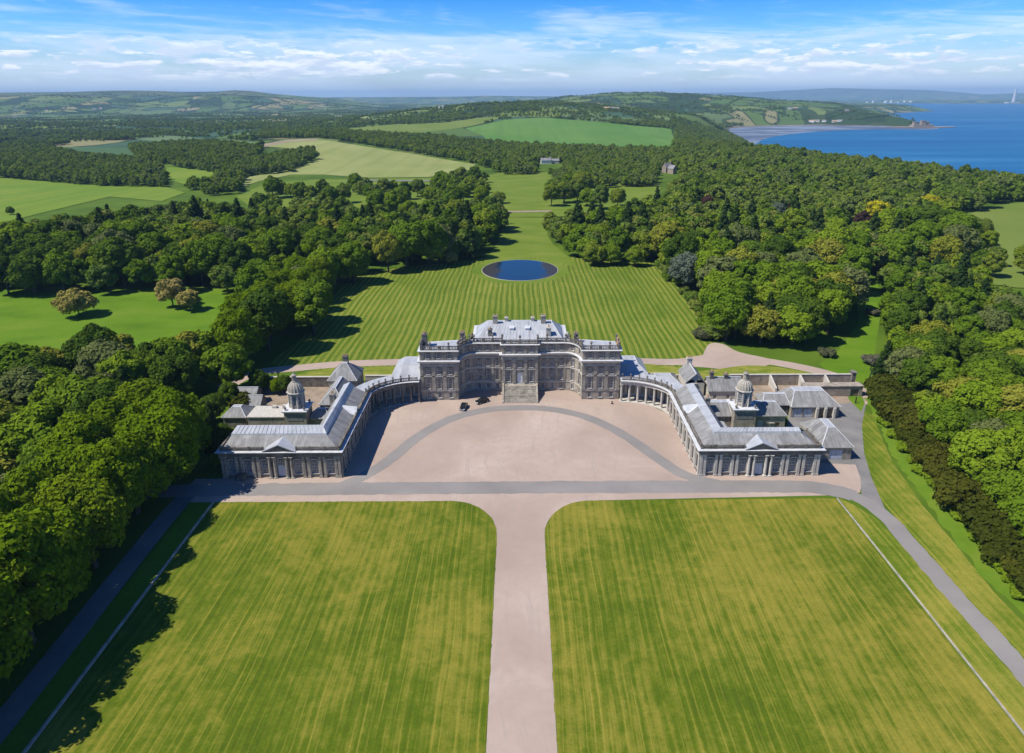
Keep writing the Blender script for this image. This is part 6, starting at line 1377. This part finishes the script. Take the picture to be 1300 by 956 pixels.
# ---- woods farther out, described by the ground they cover
FARW = [  # photo outline of the ground, spacing
    ([(-120, 228), (0, 226), (60, 231), (130, 237), (208, 238), (212, 230), (205, 216), (170, 206), (120, 203), (88, 197), (55, 188), (0, 190), (-120, 196)], 9.5),
    ([(165, 188), (235, 184), (322, 189), (335, 187), (330, 200), (300, 206), (272, 220), (222, 212), (175, 205)], 9.5),
    ([(272, 222), (290, 214), (335, 203), (398, 192), (402, 203), (375, 214), (372, 219), (310, 224), (290, 232)], 9.5),
    ([(285, 230), (312, 228), (305, 245), (262, 250), (240, 240)], 10),
    ([(-120, 186), (0, 188), (55, 186), (165, 184.5), (170, 176), (150, 171), (60, 172), (-120, 174)], 10.8),
    ([(150, 170), (235, 172), (322, 179.5), (330, 175), (250, 167), (165, 163), (150, 165)], 19),
    ([(-120, 172), (60, 171), (150, 165), (120, 158), (40, 155), (-120, 156)], 27),
    ([(330, 176), (370, 176), (405, 175.5), (450, 182), (520, 193), (604, 208), (612, 205), (616, 185), (560, 176), (500, 174), (440, 170), (400, 166), (330, 168)], 10),
    ([(604, 209), (640, 222), (690, 222), (735, 240), (832, 238), (835, 228), (852, 205), (860, 195), (760, 192), (660, 187), (620, 184), (612, 205)], 9.5),
    ([(850, 206), (900, 200), (960, 206), (1000, 214), (1010, 214), (985, 203), (962, 192), (946, 182), (930, 174), (916, 165), (890, 163), (856, 166), (858, 180), (852, 195)], 9.0),
    ([(560, 156), (604, 150), (640, 142), (720, 143), (712, 139), (690, 136), (640, 135), (590, 142), (520, 150), (480, 157), (520, 157)], 13),
    ([(700, 150), (760, 155), (850, 163.5), (858, 160), (850, 158), (770, 153)], 12),
    ([(856, 164), (916, 163), (980, 161), (985, 158), (920, 157), (860, 158)], 14),
    ([(335, 167), (440, 169), (450, 162), (480, 157), (420, 154), (340, 158)], 22),
    ([(820, 134), (900, 139), (1000, 142), (1060, 143), (1085, 141), (1080, 138), (990, 137), (900, 135.5), (840, 132)], 22),
    ([(150, 164), (250, 166), (335, 167), (340, 158), (250, 156), (120, 157)], 28),
]
for i, (pl_, sp) in enumerate(FARW):
    q = scatter(pts(pl_), sp, 300 + i, jit=.45)
    if len(q): q = q[poly_sd(coast, q[:, 0], q[:, 1]) > 18]
    for hx, hy in HOUSES:
        if len(q): q = q[~((np.abs(q[:, 0] - hx * q[:, 1] / hy) < 13) & (q[:, 1] > hy - 150) & (q[:, 1] < hy + 12))]
    if sp > 10.5 and len(q): q = q[vnoise(q[:, 0], q[:, 1], 130, 9) + .35 * vnoise(q[:, 0], q[:, 1], 45, 4) > (.60 if sp < 14 else .74)]
    if len(q) > 2600: q = q[RNG.permutation(len(q))[:2600]]
    forest('far_woodland', q, RNG.uniform(.72, 1.12, len(q)) * (1.0 if sp < 14 else 1.15), G_LOW if sp < 11 else G_TINY)
q = scatter([unproj(958, 213, 0), unproj(1010, 225, 0), unproj(1100, 231, 0), unproj(1200, 239, 0), unproj(1440, 245, 0), (690, 480), (608, 800), (545, 1150), (512, 1400)], 13.5, 77)
q = q[poly_sd(coast, q[:, 0], q[:, 1]) > 24]; forest('far_woodland', q, RNG.uniform(.8, 1.3, len(q)), G_LOW)
# hedgerow trees and copses on the far farmland
HP, HS = [], []
for i in range(1700):
    r_ = math.exp(RNG.uniform(math.log(2000), math.log(8500))); a_ = RNG.uniform(-.85, .72); x, y = r_ * math.sin(a_), r_ * math.cos(a_)
    L = RNG.uniform(60, 420) * (r_ / 3500) ** .5; th = RNG.choice([0.1, 1.4, -.3]) + RNG.normal() * .25 if RNG.uniform() < .75 else RNG.uniform(0, 3.1); n_ = int(L / 14) + 3; wd_ = RNG.choice([3, 3, 3, 3, 25, 60])
    for k in range(n_):
        s_ = (k / n_ - .5) * L; HP.append((x + s_ * math.cos(th) + RNG.normal() * wd_ * .5, y + s_ * math.sin(th) + RNG.normal() * wd_ * .5)); HS.append(RNG.uniform(.45, .95))
HP = np.array(HP); HS = np.array(HS); ok = (poly_sd(coast, HP[:, 0], HP[:, 1]) > 60)
for pl_ in ([(590, 163), (640, 152), (690, 149.5), (760, 155), (852, 164), (858, 180), (850, 194), (760, 190), (680, 188), (625, 182), (612, 172)], [(440, 163), (560, 156), (604, 150), (640, 148), (600, 160), (540, 168), (470, 172)], [(60, 186), (165, 187), (170, 204), (120, 202), (90, 196)], [(330, 186), (405, 177), (604, 209), (545, 225), (410, 222), (300, 240)]): ok &= ~inside(pts(pl_), HP[:, 0], HP[:, 1])
forest('hedgerow_trees', HP[ok], HS[ok], G_TINY)

# ------------------------------------------------------------------ haze
hz = MB().box(-35500, 35500, -4800, 37500, SEA - 12, 420)
hm_ = bpy.data.materials.new('air'); hm_.use_nodes = True; t = NT(hm_.node_tree); t.N.remove(t.N['Principled BSDF'])
pv = t.n('ShaderNodeVolumePrincipled'); pv.inputs['Color'].default_value = (.42, .69, 1.0, 1); pv.inputs['Density'].default_value = 5.4e-5; pv.inputs['Anisotropy'].default_value = .0
t.L.new(pv.outputs[0], t.N['Material Output'].inputs['Volume'])
tag(part('haze', hz, hm_), kind='stuff')
